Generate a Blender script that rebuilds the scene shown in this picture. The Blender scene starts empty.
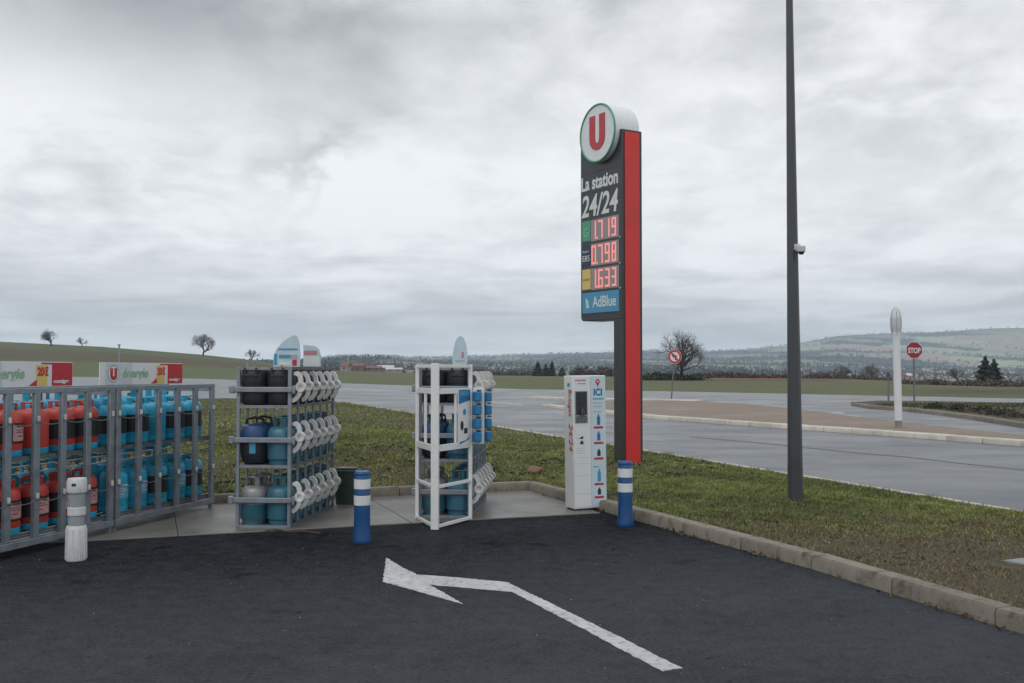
import bpy, bmesh, math, random
import numpy as np
from mathutils import Vector, Matrix
R = math.radians
SC = bpy.context.scene
COL = SC.collection
random.seed(7)
rng = np.random.default_rng(11)

# ------------------------------------------------------------------ camera
F, CX, CY, HOR, H = 995.0, 512.0, 341.5, 370.0, 1.70
PITCH = math.atan((HOR - CY) / F)
cam_d = bpy.data.cameras.new('camera')
cam = bpy.data.objects.new('camera', cam_d)
COL.objects.link(cam)
cam.location = (0, 0, H)
cam.rotation_euler = (R(90) + PITCH, 0, 0)
cam_d.sensor_width = 36.0
cam_d.lens = F / 1024 * 36.0
cam_d.clip_start = 0.1
cam_d.clip_end = 40000
SC.camera = cam

# ------------------------------------------------------------------ sky, sun, exposure
SUN_EL, SUN_ROT = R(58), R(200)
world = bpy.data.worlds.new('World')
SC.world = world
world.use_nodes = True
wt = world.node_tree
wt.nodes.clear()
WN = wt.nodes.new
WL = wt.links.new
def wmath(op, a, b=None, c=None, clamp=False):
    n = WN('ShaderNodeMath'); n.operation = op; n.use_clamp = clamp
    for i, v in enumerate((a, b, c)):
        if v is None: continue
        if isinstance(v, (int, float)): n.inputs[i].default_value = v
        else: WL(v, n.inputs[i])
    return n.outputs[0]
tc = WN('ShaderNodeTexCoord')
sep = WN('ShaderNodeSeparateXYZ'); WL(tc.outputs['Generated'], sep.inputs[0])
zpos = wmath('MAXIMUM', sep.outputs[2], 0.0)
den = wmath('ADD', zpos, 0.30)
px_ = wmath('DIVIDE', sep.outputs[0], den)
py_ = wmath('DIVIDE', sep.outputs[1], den)
comb = WN('ShaderNodeCombineXYZ'); WL(px_, comb.inputs[0]); WL(py_, comb.inputs[1])
def wnoise(scale, detail, rough, off, stretch=(1, 1, 1), dist=0.0):
    mp = WN('ShaderNodeMapping'); WL(comb.outputs[0], mp.inputs[0])
    mp.inputs['Location'].default_value = off
    mp.inputs['Scale'].default_value = stretch
    n = WN('ShaderNodeTexNoise'); WL(mp.outputs[0], n.inputs['Vector'])
    n.inputs['Scale'].default_value = scale
    n.inputs['Detail'].default_value = detail
    n.inputs['Roughness'].default_value = rough
    n.inputs['Distortion'].default_value = dist
    MAPS.append(mp)
    return n.outputs[0]
MAPS = []
n_big = wnoise(1.15, 3, 0.45, (-18.257, 14.505, 0), dist=0.3)
n_mid = wnoise(3.2, 7, 0.55, (6.824, 1.296, 0), (1, 0.8, 1), dist=0.35)
n_fine = wnoise(8.0, 6, 0.55, (2.15, 18.437, 0), dist=0.4)
el = wmath('MULTIPLY', wmath('ARCSINE', zpos), 180 / math.pi / 60.0)       # 0..1 for 0..60 degrees
ramp = WN('ShaderNodeValToRGB'); WL(el, ramp.inputs[0])
cr = ramp.color_ramp
cr.interpolation = 'B_SPLINE'
stops = [(0.0, 0.92), (0.018, 0.90), (0.044, 0.62), (0.070, 0.72), (0.105, 0.86), (0.16, 0.97), (0.24, 0.93), (0.36, 0.88), (0.6, 0.86), (1.0, 0.86)]
while len(cr.elements) < len(stops): cr.elements.new(0.5)
for e, (p, v) in zip(cr.elements, stops):
    e.position = p; e.color = (v, v, v, 1)
lum = ramp.outputs[0]
def centred(n, amp):
    mr_ = WN('ShaderNodeMapRange'); mr_.interpolation_type = 'SMOOTHSTEP'; WL(n, mr_.inputs[0])
    mr_.inputs[1].default_value = 0.28; mr_.inputs[2].default_value = 0.72; mr_.inputs[3].default_value = -amp; mr_.inputs[4].default_value = amp
    return mr_.outputs[0]
# cloud masses of this sky: (column, row, half width, half height, strength) as directions from the viewer
ahead = wmath('MULTIPLY', sep.outputs[1], 4.0, clamp=True)
yy_ = wmath('MAXIMUM', sep.outputs[1], 0.05)
uu = wmath('ADD', wmath('DIVIDE', sep.outputs[0], yy_), centred(n_mid, 0.10))
vv = wmath('ADD', wmath('DIVIDE', sep.outputs[2], yy_), centred(n_fine, 0.018))
vv = wmath('ADD', vv, centred(n_big, 0.02))
mass = None
for (bx, by, sx0, sy0, am) in ((300, 15, 250, 80, -0.40), (60, -30, 180, 70, -0.25), (300, 170, 55, 28, -0.26), (930, 150, 150, 45, -0.18), (40, 250, 130, 40, -0.10), (700, 60, 120, 60, -0.06),
                               (400, 215, 170, 55, 0.07), (60, 130, 110, 45, 0.07), (900, 250, 110, 30, 0.08), (860, 303, 120, 12, 0.16), (900, 325, 150, 9, -0.10), (640, 312, 120, 18, 0.10), (250, 305, 260, 22, -0.07)):
    du = wmath('DIVIDE', wmath('SUBTRACT', uu, (bx - CX) / F), sx0 / F)
    dv = wmath('DIVIDE', wmath('SUBTRACT', vv, (HOR - by) / F), sy0 / F)
    q = wmath('ADD', wmath('MULTIPLY', du, du), wmath('MULTIPLY', dv, dv))
    g_ = wmath('MULTIPLY', wmath('EXPONENT', wmath('MULTIPLY', q, -0.8)), am)
    mass = g_ if mass is None else wmath('ADD', mass, g_)
mass = wmath('MULTIPLY', mass, ahead)
# layered cloud decks low over the horizon, all the way round
az = wmath('ARCTAN2', sep.outputs[0], sep.outputs[1])
cl = WN('ShaderNodeCombineXYZ'); WL(wmath('MULTIPLY', az, 5.0), cl.inputs[0]); WL(wmath('MULTIPLY', zpos, 42.0), cl.inputs[1])
nl = WN('ShaderNodeTexNoise'); WL(cl.outputs[0], nl.inputs['Vector']); nl.inputs['Scale'].default_value = 1.0; nl.inputs['Detail'].default_value = 6; nl.inputs['Roughness'].default_value = 0.55; nl.inputs['Distortion'].default_value = 0.6
lowm = wmath('SUBTRACT', 1.0, wmath('MULTIPLY', wmath('SUBTRACT', zpos, 0.07), 12.0, clamp=True))
deck = wmath('MULTIPLY', centred(nl.outputs[0], 0.20), lowm)
fade = wmath('MULTIPLY_ADD', wmath('MULTIPLY', zpos, 6.0, clamp=True), 0.7, 0.3)
var = wmath('ADD', wmath('ADD', wmath('ADD', centred(n_big, 0.08), centred(n_mid, 0.13)), centred(n_fine, 0.085)), mass)
lum2 = wmath('MAXIMUM', wmath('MULTIPLY', lum, wmath('ADD', wmath('ADD', 1.0, deck), wmath('MULTIPLY', var, fade))), 0.2)
lum2 = wmath('SMOOTH_MIN', lum2, 0.97, 0.10)
ccol = WN('ShaderNodeValToRGB'); WL(lum2, ccol.inputs[0])
c2 = ccol.color_ramp
c2.elements[0].position = 0.2; c2.elements[0].color = (0.188, 0.203, 0.222, 1)
c2.elements[1].position = 1.0; c2.elements[1].color = (0.968, 0.986, 1.005, 1)
scl = WN('ShaderNodeVectorMath'); scl.operation = 'SCALE'
WL(ccol.outputs[0], scl.inputs[0]); scl.inputs['Scale'].default_value = 10.0
sky = WN('ShaderNodeTexSky'); sky.sky_type = 'NISHITA'; sky.sun_disc = False
sky.sun_elevation = SUN_EL; sky.sun_rotation = SUN_ROT
mixs = WN('ShaderNodeMixRGB'); mixs.inputs[0].default_value = 0.97
WL(sky.outputs[0], mixs.inputs[1]); WL(scl.outputs[0], mixs.inputs[2])
bg = WN('ShaderNodeBackground'); bg.inputs[1].default_value = 0.10
WL(mixs.outputs[0], bg.inputs[0])
wo = WN('ShaderNodeOutputWorld'); WL(bg.outputs[0], wo.inputs[0])

sun_d = bpy.data.lights.new('sun', 'SUN')
sun_d.energy = 1.0; sun_d.angle = R(50); sun_d.color = (1.0, 0.97, 0.93)
sun = bpy.data.objects.new('sun', sun_d); COL.objects.link(sun)
sd = Vector((math.sin(SUN_ROT) * math.cos(SUN_EL), math.cos(SUN_ROT) * math.cos(SUN_EL), math.sin(SUN_EL)))
sun.rotation_euler = sd.to_track_quat('Z', 'Y').to_euler()
sun.location = (0, 0, 30)

vs = SC.view_settings
vs.view_transform = 'Standard'; vs.look = 'None'; vs.gamma = 1.0; vs.use_curve_mapping = False
vs.exposure = 0.07
SC.render.engine = 'CYCLES'
SC.cycles.use_denoising = True
SC.cycles.max_bounces = 6
SC.cycles.volume_bounces = 1

# ------------------------------------------------------------------ helpers
def gp(px, py, z=0.0):
    """ground point (height z) seen at a pixel of the photograph"""
    x = (px - CX) / F; y = (CY - py) / F
    d = Vector((x, math.cos(PITCH) - y * math.sin(PITCH), math.sin(PITCH) + y * math.cos(PITCH)))
    t = (z - H) / d.z
    return Vector((d.x * t, d.y * t, z))

TH = R(20)                                                   # heading of the site
PV = Vector((math.cos(TH), math.sin(TH), 0)); UV = Vector((-math.sin(TH), math.cos(TH), 0))
CORNER = Vector((0.23, 14.1, 0))
def site(a, b, z=0.0):
    p = CORNER + PV * a + UV * b
    return Vector((p.x, p.y, z))
def to_site(x, y):
    dx, dy = x - CORNER.x, y - CORNER.y
    return dx * PV.x + dy * PV.y, dx * UV.x + dy * UV.y
def sstep(a, b, x):
    t = np.clip((x - a) / (b - a), 0, 1)
    return t * t * (3 - 2 * t)

MATS = {}
def mat(name, col, rough=0.6, metal=0.0, var=0.15, vs_=6.0, bump=0.0, bs=80.0, dirt=None, dirt_amt=0.0, dirt_scale=3.0,
        spec=0.5, emit=0.0, trans=0.0, alpha=1.0, rvar=0.12, attr=None, objvar=0.0, coat=0.0):
    if name in MATS: return MATS[name]
    m = bpy.data.materials.new(name); m.use_nodes = True
    nt = m.node_tree; N = nt.nodes; L = nt.links.new
    b = N['Principled BSDF']
    tcn = N.new('ShaderNodeTexCoord')
    geo = N.new('ShaderNodeNewGeometry')
    src = tcn.outputs['Object']
    if objvar:                                               # each copy gets its own stains
        oi0 = N.new('ShaderNodeObjectInfo'); off_ = N.new('ShaderNodeVectorMath'); off_.operation = 'MULTIPLY_ADD'
        L(oi0.outputs['Random'], off_.inputs[0]); off_.inputs[1].default_value = (37.0, 53.0, 71.0); L(src, off_.inputs[2]); src = off_.outputs[0]
    no = N.new('ShaderNodeTexNoise'); L(src, no.inputs['Vector'])
    no.inputs['Scale'].default_value = vs_; no.inputs['Detail'].default_value = 6; no.inputs['Roughness'].default_value = 0.6
    if attr:
        a_ = N.new('ShaderNodeAttribute'); a_.attribute_name = attr; base = a_.outputs['Color']
    else:
        rgb = N.new('ShaderNodeRGB'); rgb.outputs[0].default_value = (*col, 1); base = rgb.outputs[0]
    mr = N.new('ShaderNodeMapRange'); L(no.outputs[0], mr.inputs[0])
    mr.inputs[1].default_value = 0.25; mr.inputs[2].default_value = 0.75
    mr.inputs[3].default_value = 1 - var; mr.inputs[4].default_value = 1 + var
    sc_ = N.new('ShaderNodeVectorMath'); sc_.operation = 'SCALE'
    L(base, sc_.inputs[0]); L(mr.outputs[0], sc_.inputs['Scale'])
    out = sc_.outputs[0]
    if objvar:
        oi = N.new('ShaderNodeObjectInfo')
        m2 = N.new('ShaderNodeMapRange'); L(oi.outputs['Random'], m2.inputs[0]); m2.inputs[3].default_value = 1 - objvar; m2.inputs[4].default_value = 1 + objvar
        s2 = N.new('ShaderNodeVectorMath'); s2.operation = 'SCALE'; L(out, s2.inputs[0]); L(m2.outputs[0], s2.inputs['Scale']); out = s2.outputs[0]
    if dirt:
        n2 = N.new('ShaderNodeTexNoise'); L(src, n2.inputs['Vector'])
        n2.inputs['Scale'].default_value = dirt_scale; n2.inputs['Detail'].default_value = 8; n2.inputs['Roughness'].default_value = 0.68
        r2 = N.new('ShaderNodeMapRange'); L(n2.outputs[0], r2.inputs[0])
        r2.inputs[1].default_value = 0.50; r2.inputs[2].default_value = 0.72; r2.inputs[3].default_value = 0; r2.inputs[4].default_value = dirt_amt
        mx = N.new('ShaderNodeMixRGB'); L(r2.outputs[0], mx.inputs[0]); L(out, mx.inputs[1]); mx.inputs[2].default_value = (*dirt, 1)
        out = mx.outputs[0]
    L(out, b.inputs['Base Color'])
    rr = N.new('ShaderNodeMapRange'); L(no.outputs[0], rr.inputs[0])
    rr.inputs[1].default_value = 0.25; rr.inputs[2].default_value = 0.75
    rr.inputs[3].default_value = max(0.03, rough - rvar); rr.inputs[4].default_value = min(1, rough + rvar)
    L(rr.outputs[0], b.inputs['Roughness'])
    b.inputs['Metallic'].default_value = metal
    b.inputs['Specular IOR Level'].default_value = spec
    if coat: b.inputs['Coat Weight'].default_value = coat
    if trans: b.inputs['Transmission Weight'].default_value = trans
    if alpha < 1: b.inputs['Alpha'].default_value = alpha
    if emit:
        L(out, b.inputs['Emission Color']); b.inputs['Emission Strength'].default_value = emit
    if bump:
        n3 = N.new('ShaderNodeTexNoise'); L(src, n3.inputs['Vector']); n3.inputs['Scale'].default_value = bs; n3.inputs['Detail'].default_value = 5
        bp = N.new('ShaderNodeBump'); L(n3.outputs[0], bp.inputs['Height']); bp.inputs['Strength'].default_value = bump; bp.inputs['Distance'].default_value = 0.01
        L(bp.outputs[0], b.inputs['Normal'])
    MATS[name] = m
    return m

class MB:
    def __init__(s): s.v = []; s.f = []
    def add(s, vs, fs):
        o = len(s.v); s.v.extend([tuple(p) for p in vs]); s.f.extend([tuple(i + o for i in f) for f in fs]); return s
    def box(s, x0, x1, y0, y1, z0, z1, M=None):
        vs = [Vector((x, y, z)) for z in (z0, z1) for y in (y0, y1) for x in (x0, x1)]
        if M: vs = [M @ p for p in vs]
        return s.add(vs, [(0, 2, 3, 1), (4, 5, 7, 6), (0, 1, 5, 4), (2, 6, 7, 3), (0, 4, 6, 2), (1, 3, 7, 5)])
    def bar(s, p0, p1, w, d=None, up=(0, 0, 1)):
        p0, p1 = Vector(p0), Vector(p1); d = d or w
        z = (p1 - p0).normalized(); upv = Vector(up)
        if abs(z.dot(upv)) > 0.99: upv = Vector((0, 1, 0))
        x = upv.cross(z).normalized(); y = z.cross(x)
        vs = [p + x * (a * w / 2) + y * (b * d / 2) for p in (p0, p1) for a, b in ((-1, -1), (1, -1), (1, 1), (-1, 1))]
        return s.add(vs, [(3, 2, 1, 0), (4, 5, 6, 7), (0, 1, 5, 4), (1, 2, 6, 5), (2, 3, 7, 6), (3, 0, 4, 7)])
    def tube(s, pts, r, n=8, caps=True):
        pts = [Vector(p) for p in pts]
        rs = r if isinstance(r, (list, tuple)) else [r] * len(pts)
        rings = []; vs = []
        ref = Vector((0, 0, 1))
        for i, p in enumerate(pts):
            a = pts[max(i - 1, 0)]; b = pts[min(i + 1, len(pts) - 1)]
            t = (b - a).normalized()
            u = ref if abs(t.dot(ref)) < 0.95 else Vector((0, 1, 0))
            x = u.cross(t).normalized(); y = t.cross(x)
            for k in range(n):
                an = 2 * math.pi * k / n
                vs.append(p + (x * math.cos(an) + y * math.sin(an)) * rs[i])
        fs = []
        for i in range(len(pts) - 1):
            for k in range(n):
                fs.append((i * n + k, i * n + (k + 1) % n, (i + 1) * n + (k + 1) % n, (i + 1) * n + k))
        if caps:
            fs.append(tuple(range(n - 1, -1, -1))); fs.append(tuple((len(pts) - 1) * n + k for k in range(n)))
        return s.add(vs, fs)
    def ring(s, c, rad, r, ax=(0, 0, 1), n=16, m=6):
        c = Vector(c); ax = Vector(ax).normalized()
        x = ax.orthogonal().normalized(); y = ax.cross(x)
        vs = []; fs = []
        for i in range(n):
            a = 2 * math.pi * i / n; e = x * math.cos(a) + y * math.sin(a)
            for j in range(m):
                b = 2 * math.pi * j / m
                vs.append(c + e * (rad + r * math.cos(b)) + ax * (r * math.sin(b)))
        for i in range(n):
            for j in range(m):
                fs.append((i * m + j, ((i + 1) % n) * m + j, ((i + 1) % n) * m + (j + 1) % m, i * m + (j + 1) % m))
        return s.add(vs, fs)
    def lathe(s, prof, n=24, a0=0.0, a1=2 * math.pi, c=(0, 0, 0)):
        full = abs(a1 - a0 - 2 * math.pi) < 1e-6
        k = n if full else n + 1
        vs = []; fs = []
        for r, z in prof:
            for i in range(k):
                a = a0 + (a1 - a0) * i / n
                vs.append((c[0] + r * math.cos(a), c[1] + r * math.sin(a), c[2] + z))
        for j in range(len(prof) - 1):
            for i in range(n):
                i2 = (i + 1) % k if full else i + 1
                fs.append((j * k + i, j * k + i2, (j + 1) * k + i2, (j + 1) * k + i))
        return s.add(vs, fs)
    def prism(s, poly, z0, z1):
        n = len(poly)
        area = sum(poly[i][0] * poly[(i + 1) % n][1] - poly[(i + 1) % n][0] * poly[i][1] for i in range(n))
        if area < 0: poly = poly[::-1]
        vs = [(p[0], p[1], z0) for p in poly] + [(p[0], p[1], z1) for p in poly]
        fs = [tuple(range(n - 1, -1, -1)), tuple(range(n, 2 * n))] + [(i, (i + 1) % n, n + (i + 1) % n, n + i) for i in range(n)]
        return s.add(vs, fs)
    def mesh(s, name, m, sharp=35):
        me = bpy.data.meshes.new(name); me.from_pydata(s.v, [], s.f); me.update()
        if m: me.materials.append(m)
        me.polygons.foreach_set('use_smooth', [True] * len(me.polygons))
        me.set_sharp_from_angle(angle=R(sharp))
        return me
    def build(s, name, m, parent=None, bevel=0.0, sharp=35):
        return link(name, s.mesh(name, m, sharp), parent, bevel)

def link(name, me, parent=None, bevel=0.0, loc=None, rot=None):
    o = bpy.data.objects.new(name, me); COL.objects.link(o)
    if parent: o.parent = parent
    if loc is not None: o.location = loc
    if rot is not None: o.rotation_euler = rot
    if bevel:
        b = o.modifiers.new('bevel', 'BEVEL'); b.width = bevel; b.segments = 2; b.limit_method = 'ANGLE'; b.angle_limit = R(40)
    return o
def tag(o, label=None, cat=None, group=None, kind=None):
    if label: o['label'] = label
    if cat: o['category'] = cat
    if group: o['group'] = group
    if kind: o['kind'] = kind
    return o
def thing(name, loc=(0, 0, 0), rz=0.0, label=None, cat=None, group=None, kind=None, tilt=(0, 0)):
    o = bpy.data.objects.new(name, None); COL.objects.link(o)
    o.location = loc; o.rotation_euler = (tilt[0], tilt[1], rz); o.empty_display_size = 0.2
    return tag(o, label, cat, group, kind)
def frame(origin, xa, ya):
    """matrix whose local x runs along xa, y along ya, z out of the face"""
    xa = Vector(xa).normalized(); ya = Vector(ya).normalized(); za = xa.cross(ya)
    M = Matrix((xa, ya, za)).transposed().to_4x4(); M.translation = Vector(origin); return M
def text(name, s, size, m, parent, M, width=None, bold=0.0, shear=0.0, align='LEFT', depth=0.002):
    cu = bpy.data.curves.new(name, 'FONT'); cu.body = s; cu.size = size; cu.shear = shear; cu.offset = bold; cu.extrude = depth / 2
    cu.align_x = align
    tmp = bpy.data.objects.new('tmp_text', cu); COL.objects.link(tmp)
    bpy.context.view_layer.update()
    me = bpy.data.meshes.new_from_object(tmp.evaluated_get(bpy.context.evaluated_depsgraph_get()))
    bpy.data.objects.remove(tmp); bpy.data.curves.remove(cu)
    if width:
        xs = [v.co.x for v in me.vertices]; w = max(xs) - min(xs); k = width / w
        x0 = min(xs) if align == 'LEFT' else 0
        for v in me.vertices: v.co.x = (v.co.x - x0) * k
    me.materials.clear(); me.materials.append(m)
    o = link(name, me, parent); o.matrix_local = M
    return o
def flat(name, poly, m, parent, M, depth=0.002):
    """thin printed piece on a face: polygon in the face's own x, y"""
    mb = MB(); mb.prism(poly, 0.0, depth)
    o = mb.build(name, m, parent); o.matrix_local = M
    return o
def rect(x0, y0, x1, y1): return [(x0, y0), (x1, y0), (x1, y1), (x0, y1)]
def circle(cx, cy, r, n=28, ry=None): return [(cx + r * math.cos(2 * math.pi * i / n), cy + (ry or r) * math.sin(2 * math.pi * i / n)) for i in range(n)]
# ------------------------------------------------------------------ materials of the setting
def asphalt(name, c0, c1, rough, fine=260, wet=0.2, big=0.35, lane=0.0, spec=0.45):
    m = bpy.data.materials.new(name); m.use_nodes = True
    nt = m.node_tree; N = nt.nodes; L = nt.links.new; b = N['Principled BSDF']
    tcn = N.new('ShaderNodeTexCoord')
    def nz(scale, det, ro=0.6, st=None):
        n = N.new('ShaderNodeTexNoise'); n.inputs['Scale'].default_value = scale; n.inputs['Detail'].default_value = det; n.inputs['Roughness'].default_value = ro
        if st:
            mp = N.new('ShaderNodeMapping'); L(tcn.outputs['Object'], mp.inputs[0]); mp.inputs['Scale'].default_value = st; mp.inputs['Rotation'].default_value = (0, 0, -TH); L(mp.outputs[0], n.inputs['Vector'])
        else: L(tcn.outputs['Object'], n.inputs['Vector'])
        return n.outputs[0]
    f = nz(fine, 3, 0.7); g = nz(38, 6, 0.75); h_ = nz(7, 5, 0.65); a = nz(big, 5, 0.55); s = nz(0.5, 5, 0.6, (0.6, 1.0, 1))
    def mrange(x, lo, hi, a0, a1):
        r = N.new('ShaderNodeMapRange'); L(x, r.inputs[0]); r.inputs[1].default_value = lo; r.inputs[2].default_value = hi; r.inputs[3].default_value = a0; r.inputs[4].default_value = a1; return r.outputs[0]
    def add(x, y):
        q = N.new('ShaderNodeMath'); q.operation = 'ADD'; L(x, q.inputs[0]); L(y, q.inputs[1]); return q.outputs[0]
    k = add(add(mrange(a, 0.3, 0.7, -0.15, 0.36), mrange(h_, 0.3, 0.7, -0.14, 0.18)), add(mrange(f, 0.3, 0.72, -0.2, 0.45), mrange(g, 0.32, 0.68, -0.3, 0.38)))
    if lane:      # driven lane paler than the margin: wear plus damp sheen painted into the colour
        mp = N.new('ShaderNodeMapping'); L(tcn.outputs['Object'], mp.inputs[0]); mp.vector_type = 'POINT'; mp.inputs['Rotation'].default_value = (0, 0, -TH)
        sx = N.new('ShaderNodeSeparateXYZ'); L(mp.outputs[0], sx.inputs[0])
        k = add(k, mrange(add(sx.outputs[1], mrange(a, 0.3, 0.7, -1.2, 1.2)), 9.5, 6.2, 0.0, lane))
    st = nz(1.6, 6, 0.62)          # old oil drips and damp stains
    k = add(k, mrange(st, 0.60, 0.70, 0.0, -0.28))
    dr = nz(9.0, 2, 0.5); k = add(k, mrange(dr, 0.69, 0.73, 0.0, -0.3))
    vo = N.new('ShaderNodeTexVoronoi'); vo.feature = 'DISTANCE_TO_EDGE'; vo.inputs['Scale'].default_value = 0.22
    wv = N.new('ShaderNodeVectorMath'); wv.operation = 'ADD'; L(tcn.outputs['Object'], wv.inputs[0])
    wn = N.new('ShaderNodeTexNoise'); wn.inputs['Scale'].default_value = 1.3; wn.inputs['Detail'].default_value = 6; L(tcn.outputs['Object'], wn.inputs['Vector']); L(wn.outputs['Color'], wv.inputs[1]); L(wv.outputs[0], vo.inputs['Vector'])
    crack = mrange(vo.outputs['Distance'], 0.0, 0.004, -0.10, 0.0); k = add(k, crack)
    mx = N.new('ShaderNodeMixRGB'); L(k, mx.inputs[0]); mx.inputs[1].default_value = (*c0, 1); mx.inputs[2].default_value = (*c1, 1); mx.use_clamp = True
    L(mx.outputs[0], b.inputs['Base Color'])
    L(add(mrange(s, 0.35, 0.65, rough - wet, rough + 0.04), mrange(f, 0.3, 0.7, -0.04, 0.1)), b.inputs['Roughness'])
    b.inputs['Specular IOR Level'].default_value = spec
    bp = N.new('ShaderNodeBump'); L(add(mrange(f, 0.2, 0.8, 0, 1), mrange(g, 0.2, 0.8, 0, 0.8)), bp.inputs['Height']); bp.inputs['Strength'].default_value = 0.5; bp.inputs['Distance'].default_value = 0.006
    L(bp.outputs[0], b.inputs['Normal'])
    return m
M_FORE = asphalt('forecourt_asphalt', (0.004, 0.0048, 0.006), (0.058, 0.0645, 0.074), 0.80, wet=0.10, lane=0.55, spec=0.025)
M_ROAD = asphalt('road_asphalt', (0.055, 0.063, 0.075), (0.100, 0.113, 0.130), 0.38, fine=160, wet=0.14, big=0.12)
M_CONC = mat('slab_concrete', (0.125, 0.120, 0.110), 0.42, var=0.35, vs_=1.3, bump=0.25, bs=90, dirt=(0.042, 0.037, 0.028), dirt_amt=0.9, dirt_scale=0.55, rvar=0.2)
M_KERB = mat('kerb_concrete', (0.175, 0.155, 0.126), 0.85, var=0.22, vs_=5, bump=0.4, bs=60, dirt=(0.05, 0.04, 0.028), dirt_amt=1.0, dirt_scale=7, objvar=0.15)
M_KERBW = mat('kerb_pale', (0.46, 0.43, 0.38), 0.8, var=0.15, vs_=3, bump=0.2, bs=40, dirt=(0.2, 0.18, 0.15), dirt_amt=0.5, dirt_scale=2, objvar=0.1)
M_BROWN = mat('island_gravel', (0.175, 0.14, 0.11), 0.9, var=0.2, vs_=0.8, bump=0.3, bs=40, dirt=(0.27, 0.23, 0.19), dirt_amt=0.7, dirt_scale=0.35)
M_PAINT = mat('road_paint', (0.40, 0.41, 0.42), 0.65, var=0.25, vs_=3, bump=0.2, bs=150, dirt=(0.05, 0.052, 0.058), dirt_amt=0.9, dirt_scale=18)
M_PAINT2 = mat('road_paint_worn', (0.26, 0.28, 0.30), 0.6, var=0.15, vs_=2, dirt=(0.11, 0.115, 0.125), dirt_amt=0.9, dirt_scale=3)
M_SOIL = mat('verge_soil', (0.055, 0.042, 0.022), 0.95, var=0.6, vs_=18, bump=1.0, bs=30, dirt=(0.022, 0.016, 0.010), dirt_amt=1.0, dirt_scale=9)

# ------------------------------------------------------------------ farmland and hills (one terrain sheet, heights in metres)
PXA = np.array([-400, 0, 100, 200, 240, 290, 340, 380, 420, 440, 500, 560, 610, 650, 700, 745, 790, 838, 892, 940, 1000, 1060, 1400], float)
def tab(pairs):
    a = np.array(pairs, float); return np.interp(PXA, a[:, 0], a[:, 1])
NODES = [
 (6,   None), (100, None),
 (130, [(-400, 383.4), (838, 383.4), (1024, 387.6)]),
 (260, [(-400, 376.9), (500, 376.9), (610, 376.8), (700, 376.9), (838, 378.2), (1024, 385)]),
 (480, [(-400, 336), (0, 341.5), (100, 346.5), (200, 354.3), (240, 358.5), (290, 365), (340, 370.5), (420, 373), (500, 375), (610, 375.8), (700, 376.3), (838, 377.6), (1024, 384)]),
 (600, [(-400, 342), (0, 346), (100, 350), (200, 358), (240, 361), (290, 366), (340, 371), (420, 373.4), (500, 376), (700, 377), (838, 378), (1024, 384)]),
 (800, [(-400, 352), (0, 355), (200, 362), (290, 368), (340, 371), (420, 373), (500, 376.5), (700, 378), (838, 379), (1024, 383)]),
 (1500, [(-400, 366), (290, 366), (340, 368), (420, 370), (500, 374), (610, 375), (700, 375.5), (838, 377), (1024, 380)]),
 (1800, [(-400, 362), (240, 362.5), (290, 363), (340, 359.5), (380, 358.5), (420, 361.5), (500, 368), (610, 371.5), (700, 372.5), (838, 374), (1024, 378)]),
 (2500, [(-400, 367), (420, 366), (500, 365), (610, 366), (700, 366.5), (838, 367.5), (1024, 371)]),
 (3500, [(-400, 365), (420, 363), (500, 361), (610, 360), (700, 361), (790, 357), (838, 354), (1024, 357)]),
 (5000, [(-400, 362), (290, 361), (340, 355.5), (420, 358.5), (500, 355.7), (560, 353), (610, 353), (650, 352), (700, 353), (745, 351), (790, 345), (838, 336.5), (892, 334), (940, 333), (1000, 329), (1060, 327), (1400, 325)]),
 (6200, [(-400, 368), (1400, 366)]),
]
NY = np.array([n[0] for n in NODES], float)
ZT = np.zeros((len(NODES), len(PXA)))
for i, (Yn, tb) in enumerate(NODES):
    ZT[i] = -0.06 if tb is None else H - (tab(tb) - HOR) / F * Yn
    if Yn == 130: ZT[i] = np.minimum(ZT[i], -0.05)
def terrain_z(X, Y):
    X = np.asarray(X, float); Y = np.asarray(Y, float)
    px = np.clip(CX + F * X / np.maximum(Y, 1), PXA[0], PXA[-1])
    ly = np.log(np.clip(Y, NY[0], NY[-1])); LN = np.log(NY)
    k = np.clip(np.searchsorted(LN, ly, side='right') - 1, 0, len(NY) - 2)
    t = (ly - LN[k]) / (LN[k + 1] - LN[k]); t = np.where(NY[k] >= 1500, t * t * (3 - 2 * t), t)
    j = np.clip(np.searchsorted(PXA, px, side='right') - 1, 0, len(PXA) - 2)
    s = (px - PXA[j]) / (PXA[j + 1] - PXA[j])
    z0 = ZT[k, j] * (1 - s) + ZT[k, j + 1] * s
    z1 = ZT[k + 1, j] * (1 - s) + ZT[k + 1, j + 1] * s
    return z0 * (1 - t) + z1 * t
pxs = np.concatenate([np.linspace(-1700, -120, 40), np.arange(-116, 1140, 4.0), np.linspace(1145, 2700, 40)])
Ys = np.unique(np.concatenate([np.geomspace(6, 130, 14), np.linspace(130, 620, 60), np.geomspace(620, 2500, 40), np.linspace(2500, 5000, 90), np.linspace(5000, 6200, 6)]))
TT, YY = np.meshgrid((pxs - CX) / F, Ys)
XX = TT * YY
ZZ = terrain_z(XX, YY)
# woods and folds give the far ground some relief
ph = rng.uniform(0, 6.28, 8)
rel = (np.sin(XX / 210 + ph[0]) * np.sin(YY / 330 + ph[1]) + 0.6 * np.sin(XX / 95 + YY / 160 + ph[2]) + 0.5 * np.sin(XX / 420 - YY / 240 + ph[3]))
ZZ = ZZ + rel * 4.0 * sstep(1200, 2600, YY) * (1 - sstep(4700, 5000, YY) * 0.5) + rel * 0.35 * sstep(300, 600, YY) * (1 - sstep(900, 1200, YY)) * 0.3
nr, nc = XX.shape
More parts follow.
